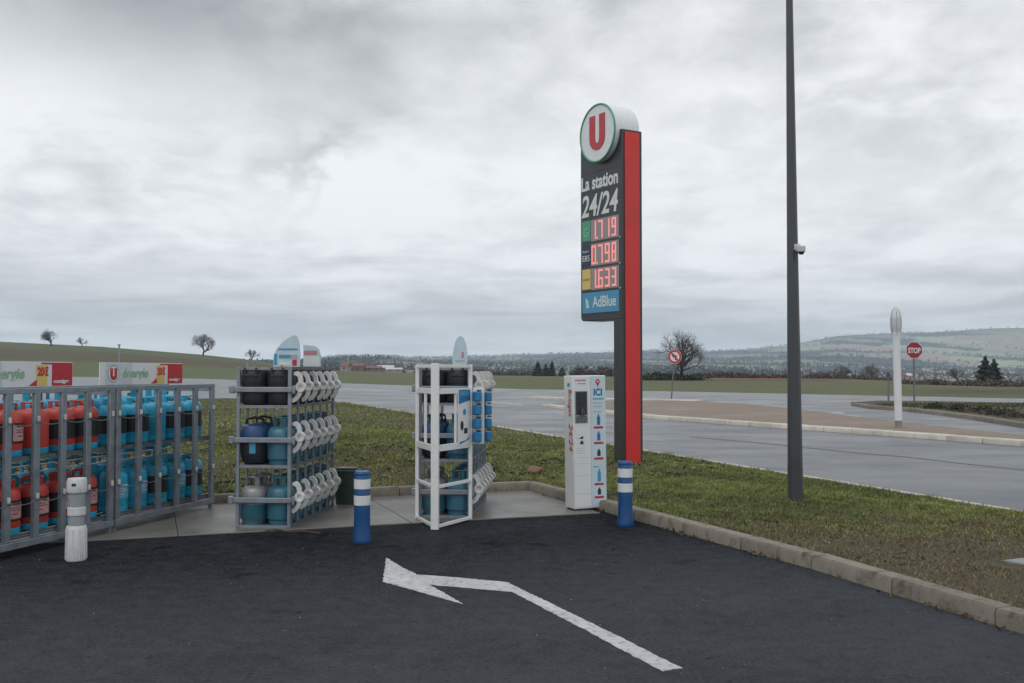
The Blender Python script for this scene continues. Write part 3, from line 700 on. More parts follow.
# ------------------------------------------------------------------ long cage on the left: two bays along one line
END = Vector((-3.665, 12.26, 0)); CD = Vector((-0.258, -0.9633, 0)).normalized()   # runs towards the camera
CRZ = math.atan2(CD.y, CD.x)                                                          # local x along the cage, local y to the right of travel (front is +y)
ORD = ['first', 'second', 'third', 'fourth', 'fifth', 'sixth']
def cage(s0, label, banner_s, banner_label, rear_styles):
    t = thing('bottle_cage', END + CD * s0, CRZ, label, 'cage', 'gas bottle cages')
    L = 1.88; DEP = 0.68; Z0, Z1 = 0.16, 1.48
    # the front is at y = 0, the depth runs to y = -DEP
    bars = [0.04 + i * (L - 0.08) / 5 for i in range(6)]
    for x in bars:
        b = MB(); b.box(x - 0.036, x + 0.036, -0.028, 0.012, Z0 - 0.02, Z1)
        bo = b.build('bar', M_GALV, t, bevel=0.004)
        for z in (1.22, 0.50):
            MB().box(x - 0.013, x + 0.013, 0.012, 0.03, z, z + 0.05).build('lug', M_LATCH, bo, bevel=0.003)
    for i in range(5):
        for z in (1.215, 0.495):
            p = []
            for k in range(9):
                u = k / 8; p.append((bars[i] + (bars[i + 1] - bars[i]) * u, 0.025, z - 0.03 * (1 - (2 * u - 1) ** 2)))
            MB().tube(p, 0.0045, 5).build('chain', M_GALVD, t)
    MB().box(0, L, -0.05, 0.0105, Z1 + 0.0, Z1 + 0.05).build('top_rail', M_GALV, t, bevel=0.004)
    MB().box(0, L, -0.05, 0.0195, Z0 - 0.085, Z0 - 0.022).build('bottom_rail', M_GALV, t, bevel=0.004)
    MB().box(0, L, -DEP, -DEP + 0.05, Z1, Z1 + 0.05).build('top_rail', M_GALV, t, bevel=0.004)
    for z in (0.19, 0.90):
        b = MB()
        for y in (-0.06, -0.20, -0.34, -0.48, -0.62): b.box(0.0, L, y - 0.015, y + 0.015, z - 0.02, z)
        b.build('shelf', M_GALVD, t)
        MB().box(0.005, L - 0.005, -0.03, -0.045, z - 0.04, z - 0.021).build('shelf_rail', M_GALVD, t)
    for z in (0.55, 0.75, 1.25):
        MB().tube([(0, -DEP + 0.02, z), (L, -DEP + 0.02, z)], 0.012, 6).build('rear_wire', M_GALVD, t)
    for z in (0.745, 0.81):
        MB().tube([(0, -0.04, z), (L, -0.04, z)], 0.009, 6).build('front_wire', M_GALV, t)
    for x in (0.02, L - 0.02):
        MB().box(x - 0.02, x + 0.02, -DEP, -DEP + 0.04, 0.02, Z1).build('rear_post', M_GALV, t, bevel=0.003)
        MB().box(x - 0.019, x + 0.019, -0.048, -0.012, 0.013, Z0 - 0.086).build('leg', M_GALV, t)
        for z in (0.19, 0.90, 1.50):
            MB().box(x - 0.015, x + 0.015, -DEP + 0.041, -0.051, z - 0.06, z - 0.025).build('side_rail', M_GALV, t)
    # banner on the top rail
    b0, b1 = banner_s
    bn = thing('banner', END + CD * b1 + Vector((0, 0, Z1 + 0.062)), CRZ + math.pi, banner_label, 'sign', 'banners on the bottle cages')
    W = b1 - b0; HB = 0.235
    MB().box(0, W, 0.0, 0.012, 0, HB).build('panel', M_PRINTW, bn, bevel=0.002)
    Mf = frame((0, -0.001, 0), (1, 0, 0), (0, 0, 1))
    flat('print_field', rect(0.06 * W, 0.004, 0.36 * W, HB - 0.004), mat('print_cool_grey', (0.47, 0.53, 0.56), 0.4), bn, Mf, 0.0015)
    flat('logo_disc', circle(0.145 * W, HB * 0.5, 0.083, 30), M_REFL, bn, Mf, 0.003)
    flat('logo_ring', circle(0.145 * W, HB * 0.5, 0.092, 30), M_PRINTG, bn, Mf, 0.002)
    Ml = frame((0.145 * W, -0.0045, HB * 0.5 - 0.05), (1, 0, 0), (0, 0, 1))
    text('logo_letter', 'U', 0.14, M_PRINTR, bn, Ml, bold=0.014, align='CENTER')
    Ml = frame((0.25 * W, -0.0035, HB * 0.5 - 0.035), (1, 0, 0), (0, 0, 1))
    text('lettering', '\u00e9nergie', 0.135, M_PRINTGL, bn, Ml, width=0.30 * W, shear=0.2, bold=0.003)
    flat('red_triangle', [(0.59 * W, 0.01), (0.66 * W, 0.01), (0.66 * W, 0.07)], M_PRINTR, bn, Mf, 0.0025)
    flat('yellow_field', rect(0.655 * W, 0.012, 0.755 * W, HB - 0.03), M_PRINTY, bn, Mf, 0.002)
    Ml = frame((0.665 * W, -0.0035, HB * 0.45), (1, 0, 0), (0, 0, 1))
    text('price', '20\u20ac', 0.11, M_PRINTR, bn, Ml, width=0.10 * W, bold=0.005)
    flat('red_field', rect(0.80 * W, 0.008, 0.995 * W, HB - 0.006), M_PRINTR, bn, Mf, 0.002)
    flat('red_edge', rect(0.70 * W, HB - 0.022, 0.7995 * W, HB - 0.006), M_PRINTR, bn, Mf, 0.002)
    Ml = frame((0.815 * W, -0.0035, 0.035), (1, 0, 0), (0, 0, 1))
    text('brand', 'consigne', 0.05, M_PRINTW, bn, Ml, width=0.15 * W, bold=0.002)
    return t, bars
cageB, bars = cage(0.0, 'grey steel bar cage holding light blue gas bottles, the one nearer the handle racks', (0.68, 2.14), 'white banner with the red U logo over the cage of blue bottles', None)
cageA, _ = cage(1.91, 'grey steel bar cage holding red and black gas bottles behind the white bollard', (2.55, 3.99), 'banner over the red bottle cage, cut off by the picture edge', None)
def cage_pt(s, y, z):
    n = Vector((-CD.y, CD.x, 0))      # local +y
    return END + CD * s + n * y + Vector((0, 0, z))
spec_B = {('upper'): ['cb', 'cb', 'cp', 'cb', 'cb'], ('lower'): ['cb', 'cl', 'cb', 'cl', 'cl']}
spec_A = {('upper'): ['rb', 'rb', 'rp', 'rl', 'rp'], ('lower'): ['rl', 'rl', 'rl', 'rl', 'rl']}
STY = {'cb': (M_CYAN, M_BLACK, None, 'blue bottle with a black sleeve'), 'cp': (M_CYAN, None, None, 'plain light blue gas bottle'), 'cl': (M_CYAN, None, M_CYANL, 'blue bottle with a paler label'),
       'rb': (M_RED, M_BLACK, None, 'red bottle with a black sleeve'), 'rp': (M_RED, None, None, 'plain red gas bottle'), 'rl': (M_RED, M_BLACK, M_PINK, 'red and black bottle with pink label')}
for s0, spec, nm in ((0.0, spec_B, 'blue'), (1.91, spec_A, 'red')):
    for tier, z in (('upper', 0.902), ('lower', 0.192)):
        for i in range(5):
            sh, sl, lb, tx = STY[spec[tier][i]]
            s = s0 + 0.04 + (i + 0.5) * 0.36
            gas_bottle(cage_pt(s, -0.20 + random.uniform(-.015, .015), z), CRZ + math.pi + random.uniform(-0.35, 0.35), sh, sl, lb, 0.44,
                       f'{tx}, {ORD[i]} from far end, {tier} {nm} cage shelf', f'bottles in the {nm} cage')
            # second row behind
            sh = M_CYAN if (nm == 'blue' or i % 5 != 9) else M_RED
            gas_bottle(cage_pt(s + 0.02, -0.51, z), CRZ + math.pi + random.uniform(-1, 1), sh, None, None, 0.51,
                       f'back row blue bottle, {ORD[i]} from the far end, {tier} shelf of the {nm} cage', f'back row of the {nm} cage')

# ------------------------------------------------------------------ tall racks with white latches
def latch_mesh():
    """flat cast latch: two curved plates meeting at a round eye"""
    mb = MB()
    def plate(poly, t):
        q = MB(); q.prism(poly, -t / 2, t / 2)
        mb.add([(x, z, y) for x, y, z in q.v], [f[::-1] for f in q.f])
    plate([(-0.012, 0.155), (0.02, 0.168), (0.05, 0.155), (0.075, 0.12), (0.088, 0.075), (0.090, 0.035), (0.045, 0.035), (0.042, 0.08), (0.028, 0.112), (0.005, 0.125), (-0.012, 0.122)], 0.034)
    plate([(0.090, -0.035), (0.082, -0.08), (0.062, -0.12), (0.034, -0.152), (0.0, -0.172), (-0.014, -0.165), (-0.014, -0.128), (0.012, -0.112), (0.034, -0.08), (0.045, -0.035)], 0.034)
    q = MB(); q.lathe([(0.026, -0.02), (0.052, -0.024), (0.058, -0.012), (0.058, 0.012), (0.052, 0.024), (0.026, 0.02), (0.026, -0.02)], 20)
    mb.add([(x + 0.068, z, y) for x, y, z in q.v], q.f)
    q = MB(); q.lathe([(0.0, -0.006), (0.027, -0.006), (0.027, 0.006), (0.0, 0.006)], 14)
    mb.add([(x + 0.068, z, y) for x, y, z in q.v], q.f)
    return mb
LATCH = latch_mesh().mesh('latch', M_LATCH, 30)
def tall_rack(loc, rz, label, W, bays, pitch, left_latches=False, latch_rows=(0, 1, 2)):
    t = thing('bottle_rack', loc, rz, label, 'rack', 'tall gas bottle racks')
    D = bays * pitch
    zt = [0.045, 0.685, 1.325]; TOP = 1.735
    for x in (0.018, W - 0.018):
        for y in (0.018, D - 0.018):
            MB().box(x - 0.018, x + 0.018, y - 0.018, y + 0.018, 0.013, TOP).build('post', M_GALV, t, bevel=0.003)
    for z in zt + [TOP]:
        for x in (0.018, W - 0.018):
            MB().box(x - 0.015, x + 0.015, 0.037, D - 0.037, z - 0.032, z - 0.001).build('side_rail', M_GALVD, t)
        for y in (0.018, D - 0.018):
            MB().box(0.037, W - 0.037, y - 0.013, y + 0.013, z - 0.033, z - 0.002).build('cross_rail', M_GALV, t)
        if z < TOP:
            mb = MB()
            for k in range(bays * 2):
                y = (k + 0.5) * pitch / 2; mb.box(0.034, W - 0.034, y - 0.02, y + 0.02, z - 0.02, z - 0.004)
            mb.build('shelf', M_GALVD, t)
    for i in range(1, bays):
        for x in (W - 0.014, 0.014):
            MB().box(x - 0.010, x + 0.010, i * pitch - 0.014, i * pitch + 0.014, 0.015, TOP + 0.045).build('divider', M_GALV, t)
    for k, z in enumerate(zt):
        zc = z + (0.265 if k < 2 else 0.165)
        mb = MB(); mb.box(-0.02, W + 0.02, -0.028, -0.001, zc - 0.028, zc + 0.028)
        mb.box(-0.075, -0.021, -0.03, 0.03, zc - 0.04, zc + 0.04); mb.box(W + 0.021, W + 0.05, -0.028, 0.0, zc - 0.045, zc + 0.045)
        mb.build('front_bar', M_GALV, t, bevel=0.006)
        for i in range(bays):
            if k in latch_rows:
                o = link('latch', LATCH, t); o.location = (W + 0.02, (i + 0.12) * pitch + 0.02, zc + 0.03); o.rotation_euler = (0, random.uniform(-.08, .08), random.uniform(-.1, .1))
    return t, zt
def fill_rack(loc, rz, W, bays, pitch, zt, where):
    c, s = math.cos(rz), math.sin(rz)
    tiers = ['bottom', 'middle', 'top']
    g = f'bottles in the {where}'
    for k, z in enumerate(zt):
        for i in range(bays):
            for side in (0, 1):
                if side == 0 and i > 1: continue
                lx = W * (0.255 if side == 0 else 0.745); ly = (i + 0.5) * pitch + 0.005
                p = Vector((loc[0] + lx * c - ly * s, loc[1] + lx * s + ly * c, z))
                pos = ('front left' if side == 0 else 'front right') if i == 0 else (f'{ORD[i]} from the front' + ( ' on the left' if side == 0 else ''))
                kind, sh, sl, ft, tx = 'steel', M_TEAL, None, None, 'teal steel gas bottle'
                if k == 2: kind, sh, tx = 'barrel', M_CHAR, 'black squat gas bottle'
                elif k == 1 and side == 0: kind, sh, tx = 'round', M_NAVY, 'round navy gas bottle'
                elif k == 0 and side == 0: sh, sl, ft, tx = M_GREYP, M_TEAL, M_TEAL, 'grey topped teal bottle'
                gas_bottle(p, rz + (random.uniform(-.3, .3) if i else 0), sh, sl, None, 0.5, f'{tx}, {pos}, {tiers[k]} tier, {where}', g, foot=ft, kind=kind)
R2 = (-2.96, 10.70, 0.0); RZ2 = R(-5.0)
rack2, zt = tall_rack(R2, RZ2, 'grey steel bottle rack with three rows of white latches', 0.60, 6, 0.295)
fill_rack(R2, RZ2, 0.60, 6, 0.295, zt, 'grey latch rack')
R3 = (-1.07, 11.42, 0.0); RZ3 = R(-4.5)
rack3, zt = tall_rack(R3, RZ3, 'bottle rack behind a white pointed guard frame beside the payment terminal', 0.60, 6, 0.285, latch_rows=(0, 2))
fill_rack(R3, RZ3, 0.60, 6, 0.285, zt, 'white guarded rack')
# leaf shaped toppers
def topper(rack_loc, rz, lx, ly, yaw, poly, label, prints):
    c, s = math.cos(rz), math.sin(rz)
    t = thing('leaf_sign', (rack_loc[0] + lx * c - ly * s, rack_loc[1] + lx * s + ly * c, 1.737), yaw, label, 'sign')
    me = MB(); me.prism(poly, 0, 0.008)
    o = me.build('panel', mat('leaf_print', (0.42, 0.53, 0.59), 0.35, var=0.12, vs_=6), t); o.matrix_local = frame((0, 0.004, 0), (1, 0, 0), (0, 0, 1))
    for nm, pl, m in prints:
        flat(nm, pl, m, t, frame((0, -0.0045, 0), (1, 0, 0), (0, 0, 1)), 0.0015)
        # the same print shows on the back
    return t
arch = [(-0.16, 0), (0.135, 0), (0.14, 0.14), (0.13, 0.26), (0.105, 0.33), (0.075, 0.345), (0.02, 0.325), (-0.06, 0.27), (-0.125, 0.20), (-0.158, 0.13), (-0.165, 0.06)]
topper(R2, RZ2, 0.485, 0.25, RZ2, arch, 'pale blue leaf shaped sign on top of the grey latch rack',
       [('print_band', rect(-0.10, 0.09, 0.03, 0.13), M_PRINTSB), ('print_line', rect(-0.11, 0.18, 0.11, 0.20), M_PRINTSB), ('print_edge', rect(-0.155, 0.02, -0.12, 0.14), M_PRINTSB), ('price_patch', rect(0.05, 0.01, 0.10, 0.075), M_PRINTR), ('price_field', rect(0.03, 0.08, 0.11, 0.13), M_PRINTGR), ('bottom_band', rect(-0.10, 0.02, 0.03, 0.05), M_PRINTW)])
rec = [(-0.10, 0), (0.11, 0), (0.115, 0.12), (0.09, 0.20), (0.04, 0.235), (-0.10, 0.245)]
topper(R2, RZ2, 0.66, 0.55, RZ2 - 0.15, rec, 'small white and pink sign behind the leaf sign on the grey rack',
       [('print_field', rect(-0.099, 0.005, 0.10, 0.12), M_PRINTW), ('pink_band', rect(-0.09, 0.13, 0.07, 0.18), mat('print_rose', (0.42, 0.20, 0.22), 0.4))])
drop = [(x, y * 1.17) for x, y in [(-0.075, 0), (0.075, 0), (0.09, 0.05), (0.092, 0.13), (0.075, 0.22), (0.045, 0.285), (0.01, 0.305), (-0.03, 0.285), (-0.062, 0.22), (-0.082, 0.13), (-0.085, 0.05)]]
topper(R3, RZ3, 0.46, 0.10, RZ3, drop, 'translucent grey-blue drop shaped sign on top of the white guarded rack',
       [('print_band', rect(-0.05, 0.06, 0.06, 0.075), M_PRINTGR), ('print_mark', rect(0.02, 0.10, 0.05, 0.17), mat('print_rose', (0.42, 0.20, 0.22), 0.4))])

# white guard in front of rack 3
def guard():
    t = thing('rack_guard', R3, RZ3, 'white pointed steel guard frame in front of the bottle rack', 'guard frame')
    A = Vector((0.31, -0.76, 0)); Lc = Vector((-0.005, -0.055, 0)); Rc = Vector((0.605, -0.055, 0))
    MB().box(A.x - 0.042, A.x + 0.042, A.y - 0.03, A.y + 0.03, 0.004, 1.77).build('front_post', M_WHITE, t, bevel=0.004)
    for P in (Lc, Rc):
        MB().box(P.x - 0.02, P.x + 0.02, P.y - 0.02, P.y + 0.02, 0.013, 1.762).build('rear_post', M_WHITE, t, bevel=0.003)
    for z, h in ((0.03, 0.035), (0.45, 0.035), (0.86, 0.07), (1.47, 0.06), (1.742, 0.035)):
        for P in (Lc, Rc):
            d = (P - A).normalized(); z_ = Vector((0, 0, z))
            MB().bar(A + d * 0.035 + z_, P - d * 0.015 + z_, 0.025, h).build('rail', M_WHITE, t, bevel=0.003)
    m = (A + Lc) * 0.5
    MB().box(m.x - 0.02, m.x + 0.012, m.y - 0.012, m.y + 0.012, 0.896, 1.439).build('mid_bar', M_WHITE, t, bevel=0.003)
    m = A.lerp(Rc, 0.56)
    MB().box(m.x - 0.014, m.x + 0.014, m.y - 0.014, m.y + 0.014, 0.896, 1.439).build('mid_bar', M_WHITE, t, bevel=0.003)
    # printed instruction panel on the outer half of the right face
    d = (Rc - A).normalized(); n = Vector((d.y, -d.x, 0))
    P0 = A.lerp(Rc, 0.59) + n * 0.018; W = (Rc - A).length * 0.42
    pan = thing('instruction_panel'); pan.parent = t; pan.matrix_local = frame(P0 + Vector((0, 0, 0.86)), d, (0, 0, 1))
    mb = MB(); mb.box(0, W, 0, 0.64, -0.006, 0.0); mb.build('board', M_WHITE, pan)
    def fl(nm, poly, m_, dz=0.0015): 
        b_ = MB(); b_.prism(poly, 0.0005, dz); return b_.build(nm, m_, pan)
    fl('blue_field', [(0.02, 0.46), (0.02, 0.62), (W - 0.05, 0.62), (W - 0.05, 0.50)], M_PRINTB)
    fl('blue_field', rect(0.04, 0.55, W - 0.08, 0.60), M_PRINTSB, 0.0025)
    fl('blue_mark', circle(W * 0.45, 0.37, 0.035, 16), M_PRINTSB)
    fl('dark_mark', circle(W * 0.28, 0.22, 0.035, 14, 0.055), M_PRINTK)
    fl('dark_mark', rect(W * 0.42, 0.13, W * 0.66, 0.19), M_PRINTK, 0.002)
    fl('blue_wedge', [(0.03, 0.01), (W - 0.08, 0.06), (W - 0.06, 0.10), (W * 0.5, 0.04), (0.04, 0.04)], M_PRINTB)
    # blue lockers on the right side
    b_ = MB(); b_.box(0.628, 0.76, -0.045, -0.035, 0.86, 1.50); sp = b_.build('side_panel', M_WHITE, t, bevel=0.003)
    for k in range(4):
        z = 0.885 + k * 0.152
        for x_, y in ((0.0, -0.09), (0.085, 0.22)):
            q = MB(); q.lathe([(0.0, -0.055), (0.04, -0.055), (0.052, -0.045), (0.052, 0.045), (0.04, 0.055), (0.0, 0.055)], 14)
            l_ = q.build('lock', mat('lock_blue', (0.012, 0.16, 0.36), 0.35, var=0.1, vs_=10), sp); l_.location = (0.685 + x_, y, z + 0.06 - x_ * 0.15)
            b2 = MB(); b2.box(0.655 + x_, 0.715 + x_, y + 0.03, y + 0.053, z + 0.02, z + 0.10); b2.build('lock_mount', mat('lock_blue', (0.012, 0.16, 0.36)), sp, bevel=0.01)
            b3 = MB(); b3.box(0.68 + x_, 0.73 + x_, y - 0.02, y + 0.02, z + 0.1165, z + 0.135); b3.build('lock_tab', M_PRINTK, sp, bevel=0.004)
    return t
guard()

# chain lying at the foot of the grey rack
pts = []
for k in range(60):
    u = k / 59; pts.append((u * 0.62 - 0.25, 0.05 * math.sin(u * 11) + 0.07 * math.sin(u * 4 + 1), 0.0))
ch = thing('loose_chain', gp(288, 533), 0, 'rusty loose chain lying on the ground by the grey rack', 'chain')
mb = MB()
for k in range(0, 58):
    p = Vector(pts[k]); q = Vector(pts[k + 1]); c = (p + q) / 2 + Vector((0, 0, 0.018))
    mb.ring(c, 0.009, 0.003, (0, 0, 1) if k % 2 else (q - p).cross(Vector((0, 0, 1))), 8, 4)
mb.build('links', mat('rust', (0.10, 0.07, 0.05), 0.7, 0.3, var=0.3, vs_=60), ch)
# ------------------------------------------------------------------ price totem
M_TOTD = mat('totem_dark', (0.030, 0.034, 0.036), 0.42, var=0.08, vs_=2)
M_TOTR = mat('totem_red', (0.56, 0.022, 0.018), 0.38, var=0.06, vs_=1.5, dirt=(0.2, 0.02, 0.02), dirt_amt=0.3, dirt_scale=2)
M_LED = mat('led_red', (0.95, 0.30, 0.28), 0.5, var=0.0, emit=0.38)
M_LEDBG = mat('led_window', (0.27, 0.23, 0.23), 0.35, var=0.1, vs_=20)
M_DISC = mat('disc_white', (0.62, 0.65, 0.66), 0.3, var=0.03)
def totem():
    K = gp(622.7, 464.5, 0.09); K = Vector((K.x, K.y, 0))
    pd = Vector((-0.524, 0.852, 0)).normalized()          # price face runs away to the left
    ed = Vector((0.852, 0.524, 0)).normalized()           # edge face runs to the right
    rz = math.atan2(ed.y, ed.x)
    t = thing('price_totem', K, rz, 'tall dark price totem with a red edge and a round U logo', 'sign')
    # local: x along the red edge face (0..T), y along the price face (0..W); price face looks to -x, red face to -y
    T, W = 0.44, 1.21
    zb, zt = 2.58, H + (HOR - 127) / F * K.y
    MB().box(0.0, T, 0.0, 0.24, 0.0, zb).build('column', M_TOTD, t, bevel=0.006)
    mb = MB(); r = 0.08
    poly = [(0, zb)] + [(0, zt), (W, zt), (W, zb + r)] + [(W - r + r * math.cos(a), zb + r - r * math.sin(a)) for a in (0.4, 0.8, 1.2, 1.57)]
    mb.prism(poly, 0.0, T)
    bd = mb.build('sign_body', M_TOTD, t, bevel=0.006); bd.matrix_local = frame((0, 0, 0), (0, 1, 0), (0, 0, 1))
    MB().box(0.06, T - 0.065, -0.018, -0.001, 0.02, zt - 0.04).build('red_strip', M_TOTR, t, bevel=0.004)
    MB().box(-0.05, T + 0.05, -0.05, 0.3, -0.05, 0.10).build('footing', M_CONC, t)
    # faces: u runs from the far end to the near edge (left to right as read), v up
    Mf = frame((-0.001, W, 0), (0, -1, 0), (0, 0, 1))
    def P(nm, poly, m, d=0.003): return flat(nm, poly, m, t, Mf, d)
    def TX(nm, s, u, v, size, m, width, par=None, shear=0.0, bold=0.0):
        return text(nm, s, size, m, par or t, frame((-0.005, W - u, v), (0, -1, 0), (0, 0, 1)), width=width, shear=shear, bold=bold)
    zk = lambda y: H + (HOR - y) / F * K.y               # height at the near edge from the photograph's row
    # logo disc
    cyl = MB(); rad = 0.515
    cyl.lathe([(0, -0.10), (rad - 0.02, -0.10), (rad, -0.08), (rad, T - 0.02), (rad - 0.02, T), (0, T)], 48)
    Md = frame((0.0, 0.565, H + (HOR - 132.5) / F * (K.y + 0.5)), (0, -1, 0), (0, 0, 1)) @ Matrix.Rotation(math.pi, 4, 'Y')
    dm = cyl.build('logo_drum', M_DISC, t); dm.matrix_local = Md
    zd = Matrix.Translation((-0.101, 0.565, H + (HOR - 132.5) / F * (K.y + 0.5))) @ frame((0, 0, 0), (0, -1, 0), (0, 0, 1))
    rg = MB(); rg.ring((0, 0, 0.0), rad - 0.010, 0.018, (0, 0, 1), 48, 6); g = rg.build('green_rim', M_PRINTG, t); g.matrix_local = zd
    # U: two stems and a curved bowl
    u = MB(); U = []
    ro, ri, top = 0.225, 0.065, 0.30
    out = [(-ro, top), (-ri, top)] + [(-ri * math.cos(a), -0.10 - 0.10 * math.sin(a)) for a in np.linspace(0, math.pi, 9)] + [(ri, top), (ro, top)] + [(ro * math.cos(a), -0.10 - 0.22 * math.sin(a)) for a in np.linspace(0, math.pi, 13)]
    u.prism([(x, y + 0.02) for x, y in out], 0.001, 0.012)
    uo = u.build('logo_letter', M_PRINTR, t); uo.matrix_local = zd
    for v_ in (zk(163.5), zk(184.2), zk(288), zk(311.5)): P('panel_seam', rect(0.01, v_, W - 0.01, v_ + 0.006), M_CHAR, 0.0025)
    # lettering
    TX('lettering', 'La station', 0.03, zk(180.5), 0.34, M_PRINTW, 1.08, bold=0.010)
    TX('lettering_hours', '24/24', 0.03, zk(208.5), 0.54, M_PRINTW, 1.08, shear=0.15, bold=0.010)
    # price rows
    SEG = {'0': 'abcdef', '1': 'bc', '3': 'abgcd', '6': 'acdefg', '7': 'abc', '8': 'abcdefg', '9': 'abcdfg'}
    rows = [('1719', 212.5, 235.5, M_PRINTG, 'E85'), ('0798', 237.8, 261.5, mat('print_navy', (0.012, 0.02, 0.06), 0.4), 'E85'), ('1633', 263.5, 286.5, M_PRINTY, 'SP95')]
    for k, (dg, ya, yb, cm, cap) in enumerate(rows):
        z1, z0 = zk(ya), zk(yb)
        P('fuel_patch', rect(0.045, z0 + 0.02, 0.30, z1 - 0.01), cm)
        if k == 1:
            TX('fuel_name', cap, 0.06, (z0 + z1) / 2 - 0.10, 0.15, M_PRINTW, 0.21); TX('fuel_name', 'Super', 0.06, (z0 + z1) / 2 + 0.06, 0.06, M_PRINTW, 0.2)
        elif k == 0: TX('fuel_name', 'G', 0.09, (z0 + z1) / 2 - 0.09, 0.22, M_PRINTGL, 0.14)
        else: P('fuel_bar', rect(0.06, (z0 + z1) / 2 - 0.02, 0.28, (z0 + z1) / 2 + 0.02), mat('print_ochre', (0.35, 0.24, 0.03), 0.4), 0.005)
        win = P('price_window', rect(0.315, z0, 1.125, z1 - 0.01), M_LEDBG)
        hgt = z1 - z0 - 0.07; cw = 0.185; th = 0.035
        for i, ch_ in enumerate(dg):
            x0 = 0.335 + i * 0.198; y0 = z0 + 0.03
            w_ = cw - 0.05
            if i == 3: w_ *= 0.9
            S = {'a': rect(x0, y0 + hgt - th, x0 + w_, y0 + hgt), 'd': rect(x0, y0, x0 + w_, y0 + th), 'g': rect(x0, y0 + hgt / 2 - th / 2, x0 + w_, y0 + hgt / 2 + th / 2),
                 'b': rect(x0 + w_ - th, y0 + hgt / 2, x0 + w_, y0 + hgt), 'c': rect(x0 + w_ - th, y0, x0 + w_, y0 + hgt / 2),
                 'f': rect(x0, y0 + hgt / 2, x0 + th, y0 + hgt), 'e': rect(x0, y0, x0 + th, y0 + hgt / 2)}
            mb = MB()
            for s_ in SEG[ch_]: mb.prism(S[s_], 0.003, 0.006 + 0.0003 * 'abcdefg'.index(s_))
            d_ = mb.build('digit', M_LED, win)
        if True:
            mb = MB(); mb.prism(rect(0.335 + 0.198 - 0.045, z0 + 0.03, 0.335 + 0.198 - 0.012, z0 + 0.065), 0.003, 0.0075); mb.build('decimal_point', M_LED, win)
        lens = MB(); lens.ring((1.165, z0 - 0.02, 0.01), 0.012, 0.012, (0, 0, 1), 10, 6); lo = lens.build('fixing', M_GBAND, t); lo.matrix_local = Mf
    P('adblue_panel', rect(0.05, zk(310.5), 1.125, zk(289)), M_PRINTSB)
    TX('lettering_additive', 'AdBlue', 0.36, zk(304.5), 0.27, M_PRINTW, 0.68, bold=0.003)
    P('pump_mark', [(0.17, zk(305)), (0.26, zk(305)), (0.22, zk(297)), (0.15, zk(294.5))], M_PRINTBL, 0.005)
    return t
totem()

